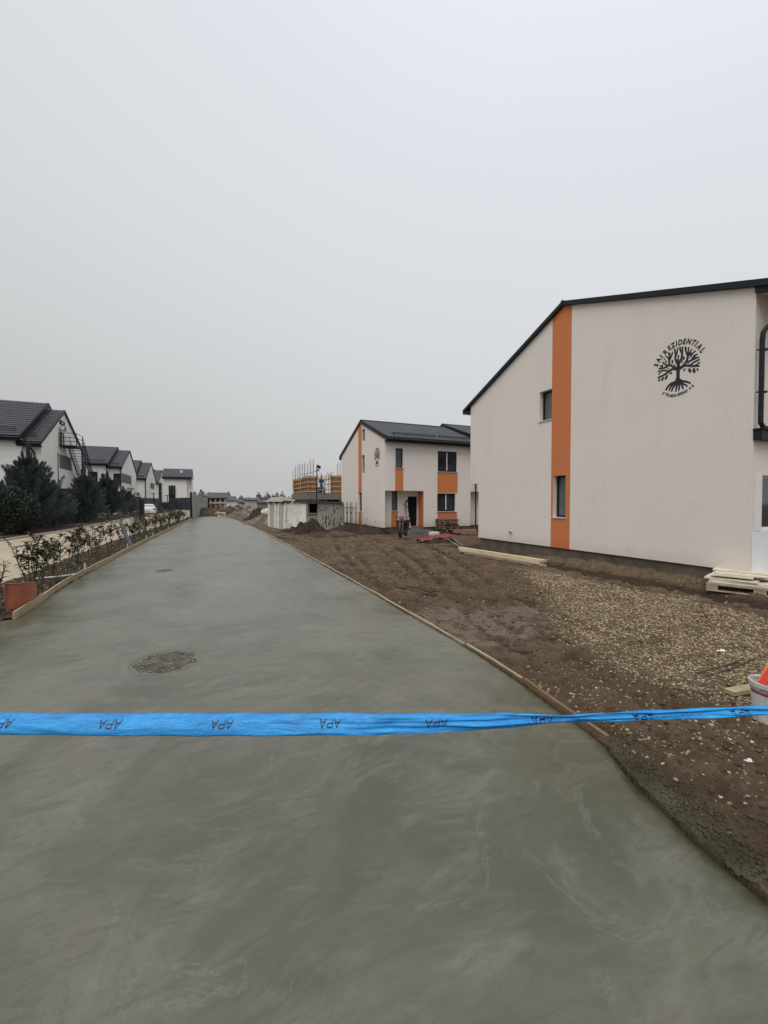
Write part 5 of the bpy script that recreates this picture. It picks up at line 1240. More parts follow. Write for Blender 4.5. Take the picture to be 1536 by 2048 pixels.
boxp(hb, 'dark_interior', M['void'], (a.x+.3, YB+1.0, 0), (c.x-.3, YB+1.1, zt-.2))  # near-black sheet stands in for shade behind the openings
small_house('pale low house with a hipped roof right of the brick house', 108, 452, 475, 992.5, 1000.5, 1012, M['stuccoL'], M['roof'], 8, (), True)
hh, a, c = small_house('distant long low beige house above the rubble heaps', 118, 494, 517, 995.5, 999.5, 1012, M['cream'], M['roof'], 8)
hh, a, c = small_house('distant dark roofed house left of the long beige one', 135, 476, 497, 1000, 1004, 1012, M['oldconc'], M['roof'], 8)
hh, a, c = small_house('distant low shed at the right above the rubble heaps', 100, 519, 534, 999, 1004.5, 1012, M['oldconc'], M['roof'], 5, name='shed')

def heap(label, cx, cy, rx_, ry_, h, seed, mat=None, name='soil_heap', n=150, rough=.30, rot=0):
    ang = np.linspace(0, 2*np.pi, n+1); rr_ = np.linspace(0, 1, 64); A_, R_ = np.meshgrid(ang, rr_)
    per = 1+.22*np.cos(A_*3+seed)+.13*np.cos(A_*5+seed*2)
    X = R_*np.cos(A_)*rx_*per; Y = R_*np.sin(A_)*ry_*per
    Z = h*(1-R_**1.5)**1.25*(1+.5*pn((X+seed*9)*1.5/rx_, (Y-seed)*1.5/ry_))+rough*h*(fbm(X+seed*3, Y, 2.2/max(h, .5)**.5, 5, .62)*(R_ < .98))+.05*(fbm(X, Y+seed, 7, 3, .7))*(R_ < .98)-.06-.1*(R_ > .97)
    ca_, sa_ = math.cos(rot), math.sin(rot); X, Y = X*ca_-Y*sa_, X*sa_+Y*ca_
    idx = np.arange(X.size).reshape(X.shape); fc = np.stack([idx[:-1, :-1], idx[1:, :-1], idx[1:, 1:], idx[:-1, 1:]], -1).reshape(-1, 4)
    o = np_mesh(name, np.stack([X, Y, Z], -1).reshape(-1, 3), fc, mat or M['soil']); o.location = (cx, cy, 0)
    return tag(o, label, 'heap')
M['soilbrown'] = simple('brown_spoil', (.085, .060, .042), .95, .4, 1.5, .8, 12, bdist=.05, spec=.2)
M['rubble'] = simple('mixed_rubble', (.16, .13, .105), .95, .6, 2.5, .9, 8, bdist=.08, spec=.2)
def hz(label, px, py, rx_, ry_, h, seed, **k): p = onZ(px, py); return heap(label, p.x, p.y, rx_, ry_, h, seed, **k)
hz('dark pointed soil heap in front of the old white shed', 618, 1066, 1.0, .8, .85, 1)
hz('low dark soil ridge along the foot of the white shed', 594, 1064, 1.25, .55, .36, 2)
hz('low dark soil heap beside the second house gable', 716, 1062, 2.2, 1.1, .50, 3)
hz('flat brown soil spill between the two heaps by the shed', 665, 1068, 1.6, .7, .22, 4, mat=M['soilbrown'])
hz('brown heap left of the road end with branches on it', 412, 1029, 4.5, 2.5, .9, 5, mat=M['soilbrown'])
hz('long brown rubble heap behind the wooden crate at the road end', 472, 1031, 3.8, 2.5, 1.25, 6, mat=M['soilbrown'])
hz('pale rubble heap right of the road end', 500, 1032, 2.8, 2.0, 1.15, 7, mat=M['rubble'])
hz('dark steep soil heap close to the left end of the shed', 516, 1041, 1.2, 1.8, 1.15, 8)
hz('low rubble spill at the right edge of the far concrete', 528, 1047, 1.6, 2.5, .6, 9, mat=M['rubble'])
hz('wide low brown heap in the far background', 455, 1023, 8, 3, .6, 10, mat=M['soilbrown'])
# crate on the road end
p = onZ(443, 1034); root = empty('wooden_crate', (p.x, p.y, 0), 'small pale wooden crate standing at the end of the concrete', 'crate')
for z_ in (.0, .46): boxp(root, 'deck', M['board'], (p.x-.42, p.y-.3, z_), (p.x+.42, p.y+.3, z_+.10))
for xx in (-.42, .32):
    for yy in (-.3, .2): boxp(root, 'corner_post', M['board'], (p.x+xx+.003, p.y+yy, .10), (p.x+xx+.10, p.y+yy+.10, .46))
k = MB(); k.bar((p.x-.3, p.y-.27, .12), (p.x+.3, p.y-.27, .44), .04, .07); k.build('brace', M['board'], root)
# loose boards and branches on the heaps
for i, (x0, y0, x1, y1, lab, mt) in enumerate(((462,1012,478,1018,'grey board lying on the long heap behind the crate','board'), (478,1008,492,1015,'white panel lying on the pale rubble heap','white'), (486,1024,500,1030,'pale broken board in front of the rubble heap','board'), (497,1021,507,1017,'short pale board sticking out of the rubble','board'), (430,1028,437,1022,'short pale board leaning by the crate','board'), (498,1043,506,1037,'broken block at the edge of the far concrete','rawconc'))):
    A_, B_ = onY(50-i*1.2, x0, y0), onY(50-i*1.2, x1, y1); k = MB(); k.bar(A_, B_, .5 if mt == 'white' else .25, .07); k.build('board', M[mt], None, lab, 'board', base=(A_+B_)/2)
k = MB(); r3 = random.Random(3)
p = onZ(414, 1026)
for i in range(90):
    s_ = p+V(r3.uniform(-2.5, 2.0), r3.uniform(-1, 1), .35); e = s_+V(r3.uniform(-.9, .9), r3.uniform(-.5, .5), r3.uniform(.2, 1.3)); k.tube([s_, (s_+e)/2+V(0,0,.1), e], .018, 4)
k.build('branch_pile', M['rust'], None, 'tangle of reddish brown cut branches before the board fence', 'branches', base=p)
# white sacks
for i, (x, y, s_) in enumerate(((528, 1042, .26), (535, 1044, .32))):
    p = onZ(x, y); k = MB(); rows = []
    for j in range(9):
        t_ = j/8; r_ = s_*math.sin(math.pi*(.08+.84*t_))**.5; rows.append([(p.x+r_*math.cos(a)*(1+.12*math.sin(a*3+j+i)), p.y+r_*.8*math.sin(a), .0+t_*s_*2.0+(.55 if True else 0)) for a in np.linspace(0, 2*math.pi, 15)])
    k.grid(rows); k.quad(*rows[-1][:-1]); k.build('white_sack', M['paper'], None, ('left' if i == 0 else 'right')+' of the two bulging white sacks left of the old shed', 'sack', base=p, smooth=True)
    heap('', p.x, p.y, .8, .7, .70, 30+i, mat=M['rubble'], name='rubble_mound')
    tag(bpy.context.scene.objects[-1] if False else [o for o in COL.objects if o.name.startswith('rubble_mound')][-1], ('left' if i == 0 else 'right')+' rubble mound under a white sack', 'heap')

# ------------------------------------------------------------------ old shed with white and concrete panels
shp = [onZ(574, 1055.5), onZ(612, 1056.5), onZ(685, 1058)]
sA, sB, sC = [V(p.x, p.y, 0) for p in (onY(27.4, 574, 1000), onY(26.0, 612, 1000), onY(23.9, 686, 1000))]
sL = onY(30.5, 537, 1000); sL = V(sL.x, sL.y, 0)
shed = empty('shed', sB, 'old low shed of flaking white panels and a stained concrete wall', 'shed')
def wallseg(parent, name, mat, p, q, z0, z1a, z1b, th=.12, hole=None):
    d = (q-p); L = d.length; u = d/L; n_ = V(-u.y, u.x, 0)
    k = MB(); panel(k, [(0, z0), (L, z0), (L, z1b), (0, z1a)], [hole] if hole else [], lambda a, b_: tuple(p+u*a+V(0,0,b_)), n_, th); 
    k.quad(*(tuple(p+u*a+V(0,0,b_)+n_*th) for a, b_ in ((0, z0), (L, z0), (L, z1b), (0, z1a)))) if not hole else None
    return k.build(name, mat, parent)
zs = lambda Yp, y: 1.7-(y-1005)/820*Yp
def zat(p, y): # height of the photo row at the depth of p
    d = (Vector(p)-_O); dep = d.dot(_F); return EYE-(y-1005)/F_PX*dep
mid = sA.lerp(sB, .55)
wallseg(shed, 'white_panel', M['whitewash'], sA, mid-V(.02,0,0), -.2, zat(sA, 1007), zat(mid, 1006))
wallseg(shed, 'white_panel', M['whitewash'], mid, sB, -.2, zat(mid, 1005.5), zat(sB, 1008))
L = (sC-sB).length; hl = rect(L*.05, zat(sB, 1026), L*.31, zat(sB, 1006))
wallseg(shed, 'concrete_wall', M['oldconc'], sB+V(.02,0,0), sC, -.2, zat(sB, 1004), zat(sC, 1007), .15, hl)
u = (sC-sB).normalized(); n_ = V(-u.y, u.x, 0)
k = MB(); o_ = sB+n_*.8-u*1.2; k.quad(o_+V(0,0,0), o_+u*(L+.7)+V(0,0,0), o_+u*(L+.7)+V(0,0,1.62), o_+V(0,0,1.62)); k.build('dark_interior', M['void'], shed)  # black sheet painted as the shade behind the window hole
k = MB()
for t0, t1, z in ((0, 1, 0),): k.bar(sB+u*(L*.04)-n_*.03+V(0,0,hl[0][1]-.03), sB+u*(L*.32)-n_*.03+V(0,0,hl[0][1]-.03), .10, .06)
k.build('window_ledge', M['rawconc'], shed)
back = V(.18, .98, 0)*3.0; k = MB()
q = [sA-u*.2-n_*.15, sB-n_*.15, sB+back, sA+back]; z_ = zat(sB, 1003.5)
k.quad(*[Vector(p)+V(0,0,z_) for p in q]); k.quad(*[Vector(p)+V(0,0,z_+.06) for p in q]); 
for i in range(4): k.quad(q[i]+V(0,0,z_), q[(i+1) % 4]+V(0,0,z_), q[(i+1) % 4]+V(0,0,z_+.06), q[i]+V(0,0,z_+.06))
q = [sB-n_*.15, sC+u*.15-n_*.15, sC+back, sB+back]; z1 = zat(sC, 1006.5)
zz = [z_+.03, z1, z1, z_+.03]
k.quad(*[Vector(p)+V(0,0,h) for p, h in zip(q, zz)]); k.quad(*[Vector(p)+V(0,0,h+.07) for p, h in zip(q, zz)])
for i in range(4): j = (i+1) % 4; k.quad(q[i]+V(0,0,zz[i]), q[j]+V(0,0,zz[j]), q[j]+V(0,0,zz[j]+.07), q[i]+V(0,0,zz[i]+.07))
k.build('shed_roof', M['rust'], shed)
k = MB(); k.quad(sC, sC+back, sC+back+V(0,0,1.5), sC+V(0,0,1.5)); k.build('side_wall', M['oldconc'], shed)
# dark drips and splashes on the concrete wall
k = MB(); r3 = random.Random(8)
for i in range(34):
    a = L*r3.uniform(.42, .97); z0 = r3.uniform(.25, 1.1)*(.6 if r3.random() < .6 else 1); h_ = r3.uniform(.05, .4); w_ = r3.uniform(.02, .08); c = sB+u*a-n_*.004
    k.quad(c+V(0,0,z0), c+u*w_+V(0,0,z0+.02), c+u*w_*.7+V(0,0,z0+h_), c+u*w_*.2+V(0,0,z0+h_*.9))
k.build('tar_splashes', M['void'], shed)
# fluted pale slabs leaning upright at the left of the shed, each a slab
dL = sA-sL
for i in range(6):
    t0, t1 = i/6-.01, (i+1)/6+.005; p, q = sL+dL*t0, sL+dL*t1
    k = MB(); ht = zat(p, 1006)+.02*(i % 2); hw = (q-p); nn = V(-hw.y, hw.x, 0).normalized()
    k.obox((p+q)/2+V(0,0,ht/2-.1), hw/2, nn*.05, V(0,0,ht/2+.1)); k.obox(q-hw*.1-nn*.08+V(0,0,ht/2-.1), hw*.1, nn*.05, V(0,0,ht/2+.08))
    k.build('concrete_slab', M['whitewash'] if i in (0, 2, 3, 5) else M['cream'], None, f'{NUM[i]} upright {"whitish" if i in (0, 2, 3, 5) else "greyish"} slab from the left, standing beside the shed', 'slab', 'upright slabs left of the shed', base=p)
# planks stacked on top
pz_ = zat(sL, 1000)-.05
for i in range(3):
    k = MB(); c = (sL+sA)/2+V(.1,0,pz_-.03+i*.11); d = dL.normalized(); k.obox(c+d*(.1*i-.1), d*(dL.length/2*(.92-.12*i)), V(-d.y, d.x, 0)*(.34-.05*i), V(0,0,.045)); k.build('plank_bundle', M['board'], None, f'{["lowest","middle","topmost"][i]} layer of pale planks resting on the upright slabs', 'planks', 'plank layers on the slabs', base=c)
for i in range(3):
    k = MB(); c = sL+dL*(.12+.36*i)+V(0,0,pz_-.16); k.obox(c, V(.10,0,0), V(0,.22,0), V(0,0,.075)); k.build('support_block', M['bark'], None, f'{["left","middle","right"][i]} dark timber block under the pale planks on the slabs', 'block', 'timber blocks under the planks', base=c)

# ------------------------------------------------------------------ house shell under construction behind the shed
Yc = 40.8; c0 = onX(XW, 617.5, 950); Yc = c0.y; zt = c0.z-.1; zs1 = 2.5; Yd = onX(XW, 587.5, 950).y
cb = empty('construction_shell', (XW+4, Yc+3, 0), 'house shell under construction with brown formwork, raw concrete slab and rebar, behind the shed', 'building')
xl = onY(Yc, 690, 950).x
boxp(cb, 'floor_slab', M['rawconc'], (XW-.25, Yc-.3, zs1-.5), (xl+2, Yd+.2, zs1+.15))
for xx in (XW, XW+1.6, XW+3.1, XW+4.5): boxp(cb, 'concrete_column', M['rawconc'], (xx, Yc, -.2), (xx+.35, Yc+.35, zs1-.5))
boxp(cb, 'brick_wall', M['brick'], (XW+.35, Yc+.05, -.2), (XW+1.3, Yc+.3, zs1-.5)); boxp(cb, 'brick_wall', M['brick'], (XW+.02, Yc+.6, -.2), (XW+.3, Yd-.6, zs1-.5))
boxp(cb, 'dark_interior', M['void'], (XW+1, Yc+2.2, -.2), (xl+2, Yc+2.3, zs1-.5))  # black sheet, painted shade between the columns
def formwork(p, q, z0, z1, n_):
    p, q = Vector(p), Vector(q); d = q-p; k = MB(); k.obox((p+q)/2+V(0,0,(z0+z1)/2)+n_*.02, d/2, n_*.03, V(0,0,(z1-z0)/2)); o = k.build('formwork_panel', M['formred'], cb)
    L = d.length; u = d/L
    for i in range(4):
        z = z0+.15+(z1-z0-.3)*i/3; k = MB(); k.bar(p-u*.15-n_*.10+V(0,0,z), q+u*.15-n_*.10+V(0,0,z), .05, .08); k.build('batten', M['batten'], o)
    t_ = .1
    while t_ < L:
        k = MB(); c = p+u*t_-n_*.045; k.bar(c+V(0,0,z0-.15), c+V(0,0,z1+rnd.uniform(0,.2)), .045, .06); k.build('batten', M['woodpallet'], o); t_ += 1.1
x632 = onY(Yc, 632.5, 950).x; x660, x684 = onY(Yc, 661, 950).x, onY(Yc, 683.5, 950).x; z2 = onY(Yc, 672, 951).z
formwork((XW, Yd, 0), (XW, Yc, 0), zs1+.15, zt, V(1,0,0)); formwork((XW, Yc, 0), (x632, Yc, 0), zs1+.15, zt, V(0,1,0)); formwork((x660, Yc, 0), (x684, Yc, 0), zs1+.15, z2, V(0,1,0))
for (xx, yy, zt2) in ((XW+.15, Yd-.4, 5.9), (XW+.15, Yd-2.9, 5.9), (XW+.15, Yd-5.4, 5.8), (XW+.3, Yc+.3, 5.9), (x660+.9, Yc+.3, 5.9)):
    k = MB()
    for a in range(6):
        dx_, dy_ = (a % 2)*.28, (a//2)*.22; k.tube([(xx+dx_, yy+dy_, zs1), (xx+dx_+rnd.uniform(-.04,.04), yy+dy_, zt2+rnd.uniform(-.25,.25))], .014, 5)
    k.build('rebar', M['rebar'], cb)
k = MB()
for z in (3.0, 3.55, 4.05): k.bar((x632, Yc-.05, z), (x660, Yc-.05, z), .04, .08)
k.build('guard_rail', M['batten'], cb)
k = MB()
for i in range(4): xx = x632+(x660-x632)*(i+.4)/4; k.tube([(xx, Yc-.1, zs1-.3), (xx, Yc-.1, 4.4+.2*(i % 2))], .03, 5)
k.build('prop', M['rust'], cb)
p, q = onY(Yc-.4, 648.5, 986), onY(Yc-.2, 658.5, 944)
k = MB(); sdv = V(.18, 0, 0)
for s_ in (-1, 1): k.bar(p+sdv*s_, q+sdv*s_, .05, .05)
for i in range(9): c = p.lerp(q, (i+.5)/9); k.bar(c-sdv, c+sdv, .03, .03)
k.build('ladder', M['batten'], None, 'wooden ladder leaning against the formwork of the shell', 'ladder', base=p)
for i, (xa, za, xb_, zb2_, yy) in enumerate(((XW-.5, 4.55, XW+.9, 4.85, Yc+1.5), (x632-.6, 4.3, x632+1.6, 4.05, Yc+.7), (x660-.9, 3.2, x660+.5, 4.9, Yc+.5), (XW-.35, 3.1, XW-.3, 5.3, Yd-1.2), (XW-.3, 3.0, XW-.32, 5.2, Yc+2.6))):
    k = MB(); k.bar((xa, yy, za), (xb_, yy+(.0 if i < 3 else .05), zb2_), .06, .09, (0,1,0)); k.build('loose_board', M['batten'], cb)
k = MB(); k.box((x632+.1, Yc+1.6, zs1+.15), (x632+1.4, Yc+2.4, zs1+.85)); k.build('blue_grey_bundle', M['greypipe'], cb, bevel=.12)
for i in range(5):
    k = MB(); xx = XW+.1+i*.75; k.tube([(xx, Yc-.28, -.1), (xx+.05, Yc-.28, zs1-.5)], .035, 6); k.build('prop', M['rust'], cb)
# utility pole with floodlight
pp = onY(28.2, 632.5, 1000); root = empty('utility_pole', (pp.x, 28.2, 0), 'thin black pole carrying a floodlight, standing behind the shed', 'pole')
ptop = onY(28.2, 634.5, 929).z
k = MB(); k.tube([(pp.x-.02, 28.2, -.1), (pp.x+.06, 28.2, ptop)], [.055, .035], 8); k.build('post', M['dark'], root)
k = MB(); k.obox(V(pp.x+.20, 28.15, ptop-.18), V(.10,0,-.05), V(0,.05,0), V(.03,0,.09)); k.bar((pp.x+.06, 28.2, ptop-.03), (pp.x+.2, 28.15, ptop-.1), .04, .04); k.build('floodlight', M['dark'], root)
k = MB(); k.bar((pp.x-.14, 28.2, ptop-.48), (pp.x+.24, 28.2, ptop-.40), .04, .05); k.tube([(pp.x+.05, 28.2, ptop-.4), (pp.x+.2, 28.2, ptop-.32)], .03, 6); k.build('cross_arm', M['steel'], root)
k = MB(); e = onY(Yc, 659, 948)
for dz_ in (0, -.35): k.tube([V(pp.x+.1, 28.2, ptop-.3+dz_)+(e-V(pp.x+.1, 28.2, ptop-.3))*t_+V(0,0,-.5*math.sin(math.pi*t_)) for t_ in np.linspace(0, 1, 10)], .010, 4)
k.build('cable', M['black'], root)

# ------------------------------------------------------------------ person on the slab (small in the photo)
def skin_person(name, loc, joints, edges, radii, label, mat):
    me = bpy.data.meshes.new(name); me.from_pydata(joints, edges, []); o = bpy.data.objects.new(name, me); COL.objects.link(o); o.location = loc
    sk = o.modifiers.new('skin', 'SKIN'); sb = o.modifiers.new('sub', 'SUBSURF'); sb.levels = 1; sb.render_levels = 1
    layer = me.skin_vertices[0] if me.skin_vertices else None
    if layer is None:
        bm = bmesh.new(); bm.from_mesh(me); bm.verts.layers.skin.verify(); bm.to_mesh(me); bm.free(); layer = me.skin_vertices[0]
    for i, r_ in enumerate(radii): layer.data[i].radius = (r_, r_)
    layer.data[0].use_root = True
    me.materials.append(mat); return tag(o, label, 'person')
J = [(0,0,.95),(0,.0,1.2),(0,-.03,1.42),(0,-.04,1.52),(0,-.05,1.60),(0,-.05,1.72),  # pelvis..head
     (.19,-.02,1.40),(.27,-.06,1.14),(.20,-.28,1.02),(.17,-.37,1.0), (-.19,-.02,1.40),(-.28,-.08,1.15),(-.22,-.30,1.05),(-.18,-.39,1.03),
     (.10,0,.86),(.13,-.04,.48),(.14,.0,.09),(.14,-.15,.04), (-.10,0,.86),(-.13,-.03,.48),(-.15,.02,.09),(-.15,-.13,.04)]
Ed = [(0,1),(1,2),(2,3),(3,4),(4,5),(2,6),(6,7),(7,8),(8,9),(2,10),(10,11),(11,12),(12,13),(0,14),(14,15),(15,16),(16,17),(0,18),(18,19),(19,20),(20,21)]
Rd = [.15,.15,.16,.06,.085,.075,.075,.06,.045,.035,.075,.06,.045,.035,.10,.075,.05,.045,.10,.075,.05,.045]
ps = onY(Yc+.9, 643, 980); z0 = zs1+.15
per = skin_person('person', (ps.x, Yc+.9, z0), J, Ed, Rd, 'person in blue work clothes and a dark red cap on the unfinished slab', M['bluewall'])
def emp_child(mb, name, mat): o = mb.build(name, mat, None, smooth=True); o.parent = per; return o
k = MB(); k.lathe([(.0, .12), (.06, .11), (.098, .05), (.105, 0), (.15, -.005), (.105, -.012)], (0, -.05, 1.70), 14); emp_child(k, 'cap', M['redtarp'])
k = MB(); k.lathe([(.045, -.09), (.082, -.06), (.098, 0), (.09, .06), (.03, .08)], (0, -.062, 1.64), 12); emp_child(k, 'face', M['skin'])

# ------------------------------------------------------------------ scaffold frames beside the second house
def frame_(x, y, w_, h_, label):
    root = empty('scaffold_frame', (x, y, 0), label, 'scaffold', 'scaffold frames by the second house'); k = MB()
    for xx in (0, w_): k.tube([(x+xx, y, -.1), (x+xx, y, h_+.35)], .024, 6)
    k.build('upright', M['rust'], root)
    k = MB(); k.tube([(x-.05, y, h_), (x+w_+.05, y, h_)], .022, 6); k.tube([(x, y, .35), (x+w_, y, .35)], .018, 6); k.build('crossbar', M['rust'], root)
    k = MB(); k.tube([(x, y, h_-.45), (x+w_/2, y, h_-.02), (x+w_, y, h_-.45)], .016, 6); k.build('brace', M['rust'], root)
for i, (x0, x1, Y_) in enumerate(((683, 694, 25.6), (694.5, 704, 25.2), (706, 717, 24.8))):
    a, c = onY(Y_, x0, 1055), onY(Y_, x1, 1055); frame_(min(a.x, XW-.9), Y_, c.x-a.x, zat(a, 1015.5), f'{["left","middle","right"][i]} rusty braced frame of the three between the shed and the orange stripe')

# ------------------------------------------------------------------ pallets
def pallet(loc, rz, label, grp, w_=1.08, d_=.85, cat='pallet', mt='woodpallet'):
    root = empty('pallet', loc, label, cat, grp, rz=rz)
    def bb(nm, a, c): k = MB(); k.box(a, c); o = k.build(nm, M[mt], None); o.parent = root
    for i in range(5): y = -d_/2+(d_-.12)*i/4; bb('deck_board', (-w_/2, y, .112), (w_/2, y+.12, .144))
    for i in range(3): y = -d_/2+(d_-.1)*i/2; bb('bottom_board', (-w_/2, y, 0), (w_/2, y+.1, .024))
    for i in range(3):
        for j in range(3): x = -w_/2+(w_-.17)*i/2+(.002 if i == 0 else -.002 if i == 2 else 0); y = -d_/2+(d_-.1)*j/2; bb('block', (x, y+.004, .024), (x+.17, y+.096, .112))
    return root
pc = onY(yN2-.75, 894.5, 1060)
for i in range(6):
    pallet((pc.x+rnd.uniform(-.06,.06), pc.y+rnd.uniform(-.04,.04), -.14+i*.146), rnd.uniform(-.05,.05)+(math.pi/2 if i in (1, 4) else 0), f'{["lowest","second lowest","third from bottom","third from top","second highest","topmost"][i]} pallet in the stack under the orange window panel', 'pallets stacked before the second house')
# white block beside the pallet stack
p = onZ(868, 1070); k = MB(); k.box((p.x-.22, p.y-.2, -.02), (p.x+.22, p.y+.2, .16)); k.build('foam_block', M['paper'], None, 'small white block on the mud left of the pallet stack', 'block', base=p, bevel=.02)
for i, (x, y, w_) in enumerate(((925, 1064, .5), (938, 1066, .35))):
    p = onZ(x, y); k = MB(); k.box((p.x-w_, p.y-.2, -.05), (p.x+w_, p.y+.15, .12+.08*i)); k.build('brick_pile', M['brick'], None, ['longer','shorter'][i]+' low pile of red bricks right of the pallet stack', 'bricks', base=p)

# ------------------------------------------------------------------ motorcycle before the doorway, seen from the front
mp = onZ(801, 1076)
mo = empty('motorcycle', (mp.x, mp.y, 0), 'muddy black and red motorcycle parked before the dark doorway', 'motorcycle')
def mc(k, nm, mat, par=None, smooth=False):
    o = k.build(nm, mat, None, smooth=smooth); o.parent = par or mo; return o
for y, r_ in ((0.0, .31), (1.25, .30)):
    k = MB(); ring = []
    for a in np.linspace(0, 2*math.pi, 25): ring.append([(.06*math.cos(b_), y+(r_-.05+.055*math.sin(b_))*math.cos(a), r_+(r_-.05+.055*math.sin(b_))*math.sin(a)) for b_ in np.linspace(0, 2*math.pi, 9)])
    k.grid(ring); wh = mc(k, 'wheel', M['black'], smooth=True); k = MB(); k.tube([(-.05, y, r_), (.05, y, r_)], .07, 10)
    for a in range(6): k.bar((0, y, r_), (0, y+.23*math.cos(a), r_+.23*math.sin(a)), .03, .02)
    mc(k, 'hub', M['steel'], wh)
k = MB()
for s_ in (-.09, .09): k.tube([(s_, .0, .31), (s_, .22, .92)], .025, 8)
mc(k, 'fork', M['steel'])
k = MB(); k.tube([(-.38, .30, 1.02), (-.15, .24, .98), (.15, .24, .98), (.38, .30, 1.02)], .016, 8); mc(k, 'handlebar', M['black'])
k = MB(); k.grid([[(-.07, -.05, .66), (0, -.08, .68), (.07, -.05, .66)], [(-.08, .05, .70), (0, .03, .73), (.08, .05, .70)], [(-.06, .2, .68), (0, .2, .72), (.06, .2, .68)]]); mc(k, 'front_mudguard', M['redtarp'], smooth=True)
k = MB(); k.grid([[(-.08, .10, .84), (0, .06, .84), (.08, .10, .84)], [(-.09, .12, .95), (0, .07, .96), (.09, .12, .95)], [(-.05, .2, 1.06), (0, .16, 1.08), (.05, .2, 1.06)]]); mc(k, 'front_plate', M['redtarp'], smooth=True)
for s_ in (-1, 1):
    k = MB(); k.grid([[(s_*.12, .25, .45), (s_*.20, .30, .82)], [(s_*.27, .45, .40), (s_*.33, .5, .86)], [(s_*.24, .85, .38), (s_*.28, .9, .80)]]); mc(k, 'side_fairing', M['black'], smooth=True)
k = MB(); k.tube([(0, .055, .86), (0, .09, .86)], .06, 12); mc(k, 'headlight', M['glassfilm'])
k = MB(); rows = []
for y, w_, z0_, z1_ in ((.3, .10, .62, .88), (.45, .15, .55, .92), (.65, .15, .52, .88), (.8, .10, .55, .80), (1.15, .11, .66, .80), (1.5, .07, .74, .80)): rows.append([(w_*math.cos(a), y, (z0_+z1_)/2+(z1_-z0_)/2*math.sin(a)) for a in np.linspace(0, 2*math.pi, 11)])
k.grid(rows); k.quad(*rows[0][:-1]); k.quad(*rows[-1][:-1]); mc(k, 'body', M['black'], smooth=True)
k = MB(); k.box((-.16, .45, .22), (.16, .85, .52)); mc(k, 'engine', M['steel'])
k = MB()
for s_ in (-1, 1):
    for j in range(5): k.bar((s_*.12, .25+.05*j, .42+.07*j), (s_*(.26+.02*j), .2+.04*j, .52+.08*j), .03, .02)
mc(k, 'hand_guards', M['black']); mo.rotation_euler = (0, 0, math.radians(-38)); mo.scale = (1.0, 1.0, 1.0)
# leaning splattered board with a black brush hanging beside
a, c = onY(yN2-.15, 819, 1052), onY(yB2-.05, 812, 1010)
k = MB(); k.bar(a-V(0,0,.1), c, .16, .025, (0,-1,0)); k.build('splattered_board', simple('mortar_splattered_board', (.36, .31, .26), .9, .7, 10, .3), None, 'narrow mortar-splattered board leaning beside the doorway behind the motorcycle', 'board', base=a)
p = onY(yN2-.1, 811, 1006); k = MB(); k.tube([p+V(-.1,0,-.12), p+V(.05,0,.10)], .035, 6); k.obox(p+V(.08,0,.1), V(.06,0,.05), V(0,.03,0), V(-.03,0,.04)); k.tube([p+V(0,0,0), p+V(.10,.1,-.75), V(p.x+.12, p.y-.1, 0)], .014, 6)
k.build('broom', M['black'], None, 'black brush on a long handle propped behind the motorcycle', 'brush', base=(p.x, p.y, 0))

# ------------------------------------------------------------------ things lying in the mud
def hm(x, y): return float(hmud(np.array([x*1.0]), np.array([y*1.0]))[0])
# red sheet over a dark pit
p = onZ(868, 1084); k = MB(); rows = []
for i in range(15):
    t_ = i/14; rows.append([(p.x-.75+1.5*t_, p.y-.28+.56*j/6, .06+.30*t_*(1-.4*t_)+.10*math.sin(math.pi*j/6)+.03*math.sin(t_*14+j*2)+hm(p.x, p.y)) for j in range(7)])
k.grid(rows); k.grid([[(q[0], q[1], q[2]-.05) for q in r_] for r_ in rows]); o = k.build('red_sheet', M['redtarp'], None, 'crumpled dark red sheet lying over a dark heap in the mud', 'sheet', base=p, smooth=True)
heap('dark loose soil under and in front of the red sheet', p.x+.05, p.y-.15, 1.1, .5, .22, 12)
# long hoses / pipes trailing from the red sheet to the big house
k = MB(); a, c = onZ(880, 1078), onZ(1000, 1100)
k.tube([a+V(0,0,.22), a.lerp(V(8.35, c.y+.4, 0), .5)+V(0,0,.13), V(8.35, c.y+.4, .03)], .018, 6); k.build('grey_pole', M['oldconc'], None, 'long pale pole from the red sheet towards the plank stack', 'pole', base=a)
k = MB(); a, c = onZ(895, 1078), onZ(925, 1094)
k.tube([a+V(0,0,.25), a.lerp(c, .5)+V(0,0,.13), c+V(0,0,.05)], .020, 6); k.build('grey_pole', M['oldconc'], None, 'second pale pole beside the red sheet, nearer the camera', 'pole', base=a)
k = MB(); pts = [onZ(x, y)+V(0,0,.07) for x, y in ((1010,1099),(1035,1102),(1060,1107),(1085,1111),(1100,1110),(1113,1107))]; k.tube(pts, .028, 8); k.build('grey_hose', M['rawconc'], None, 'grey hose lying along the plinth of the big house', 'hose', base=pts[0])
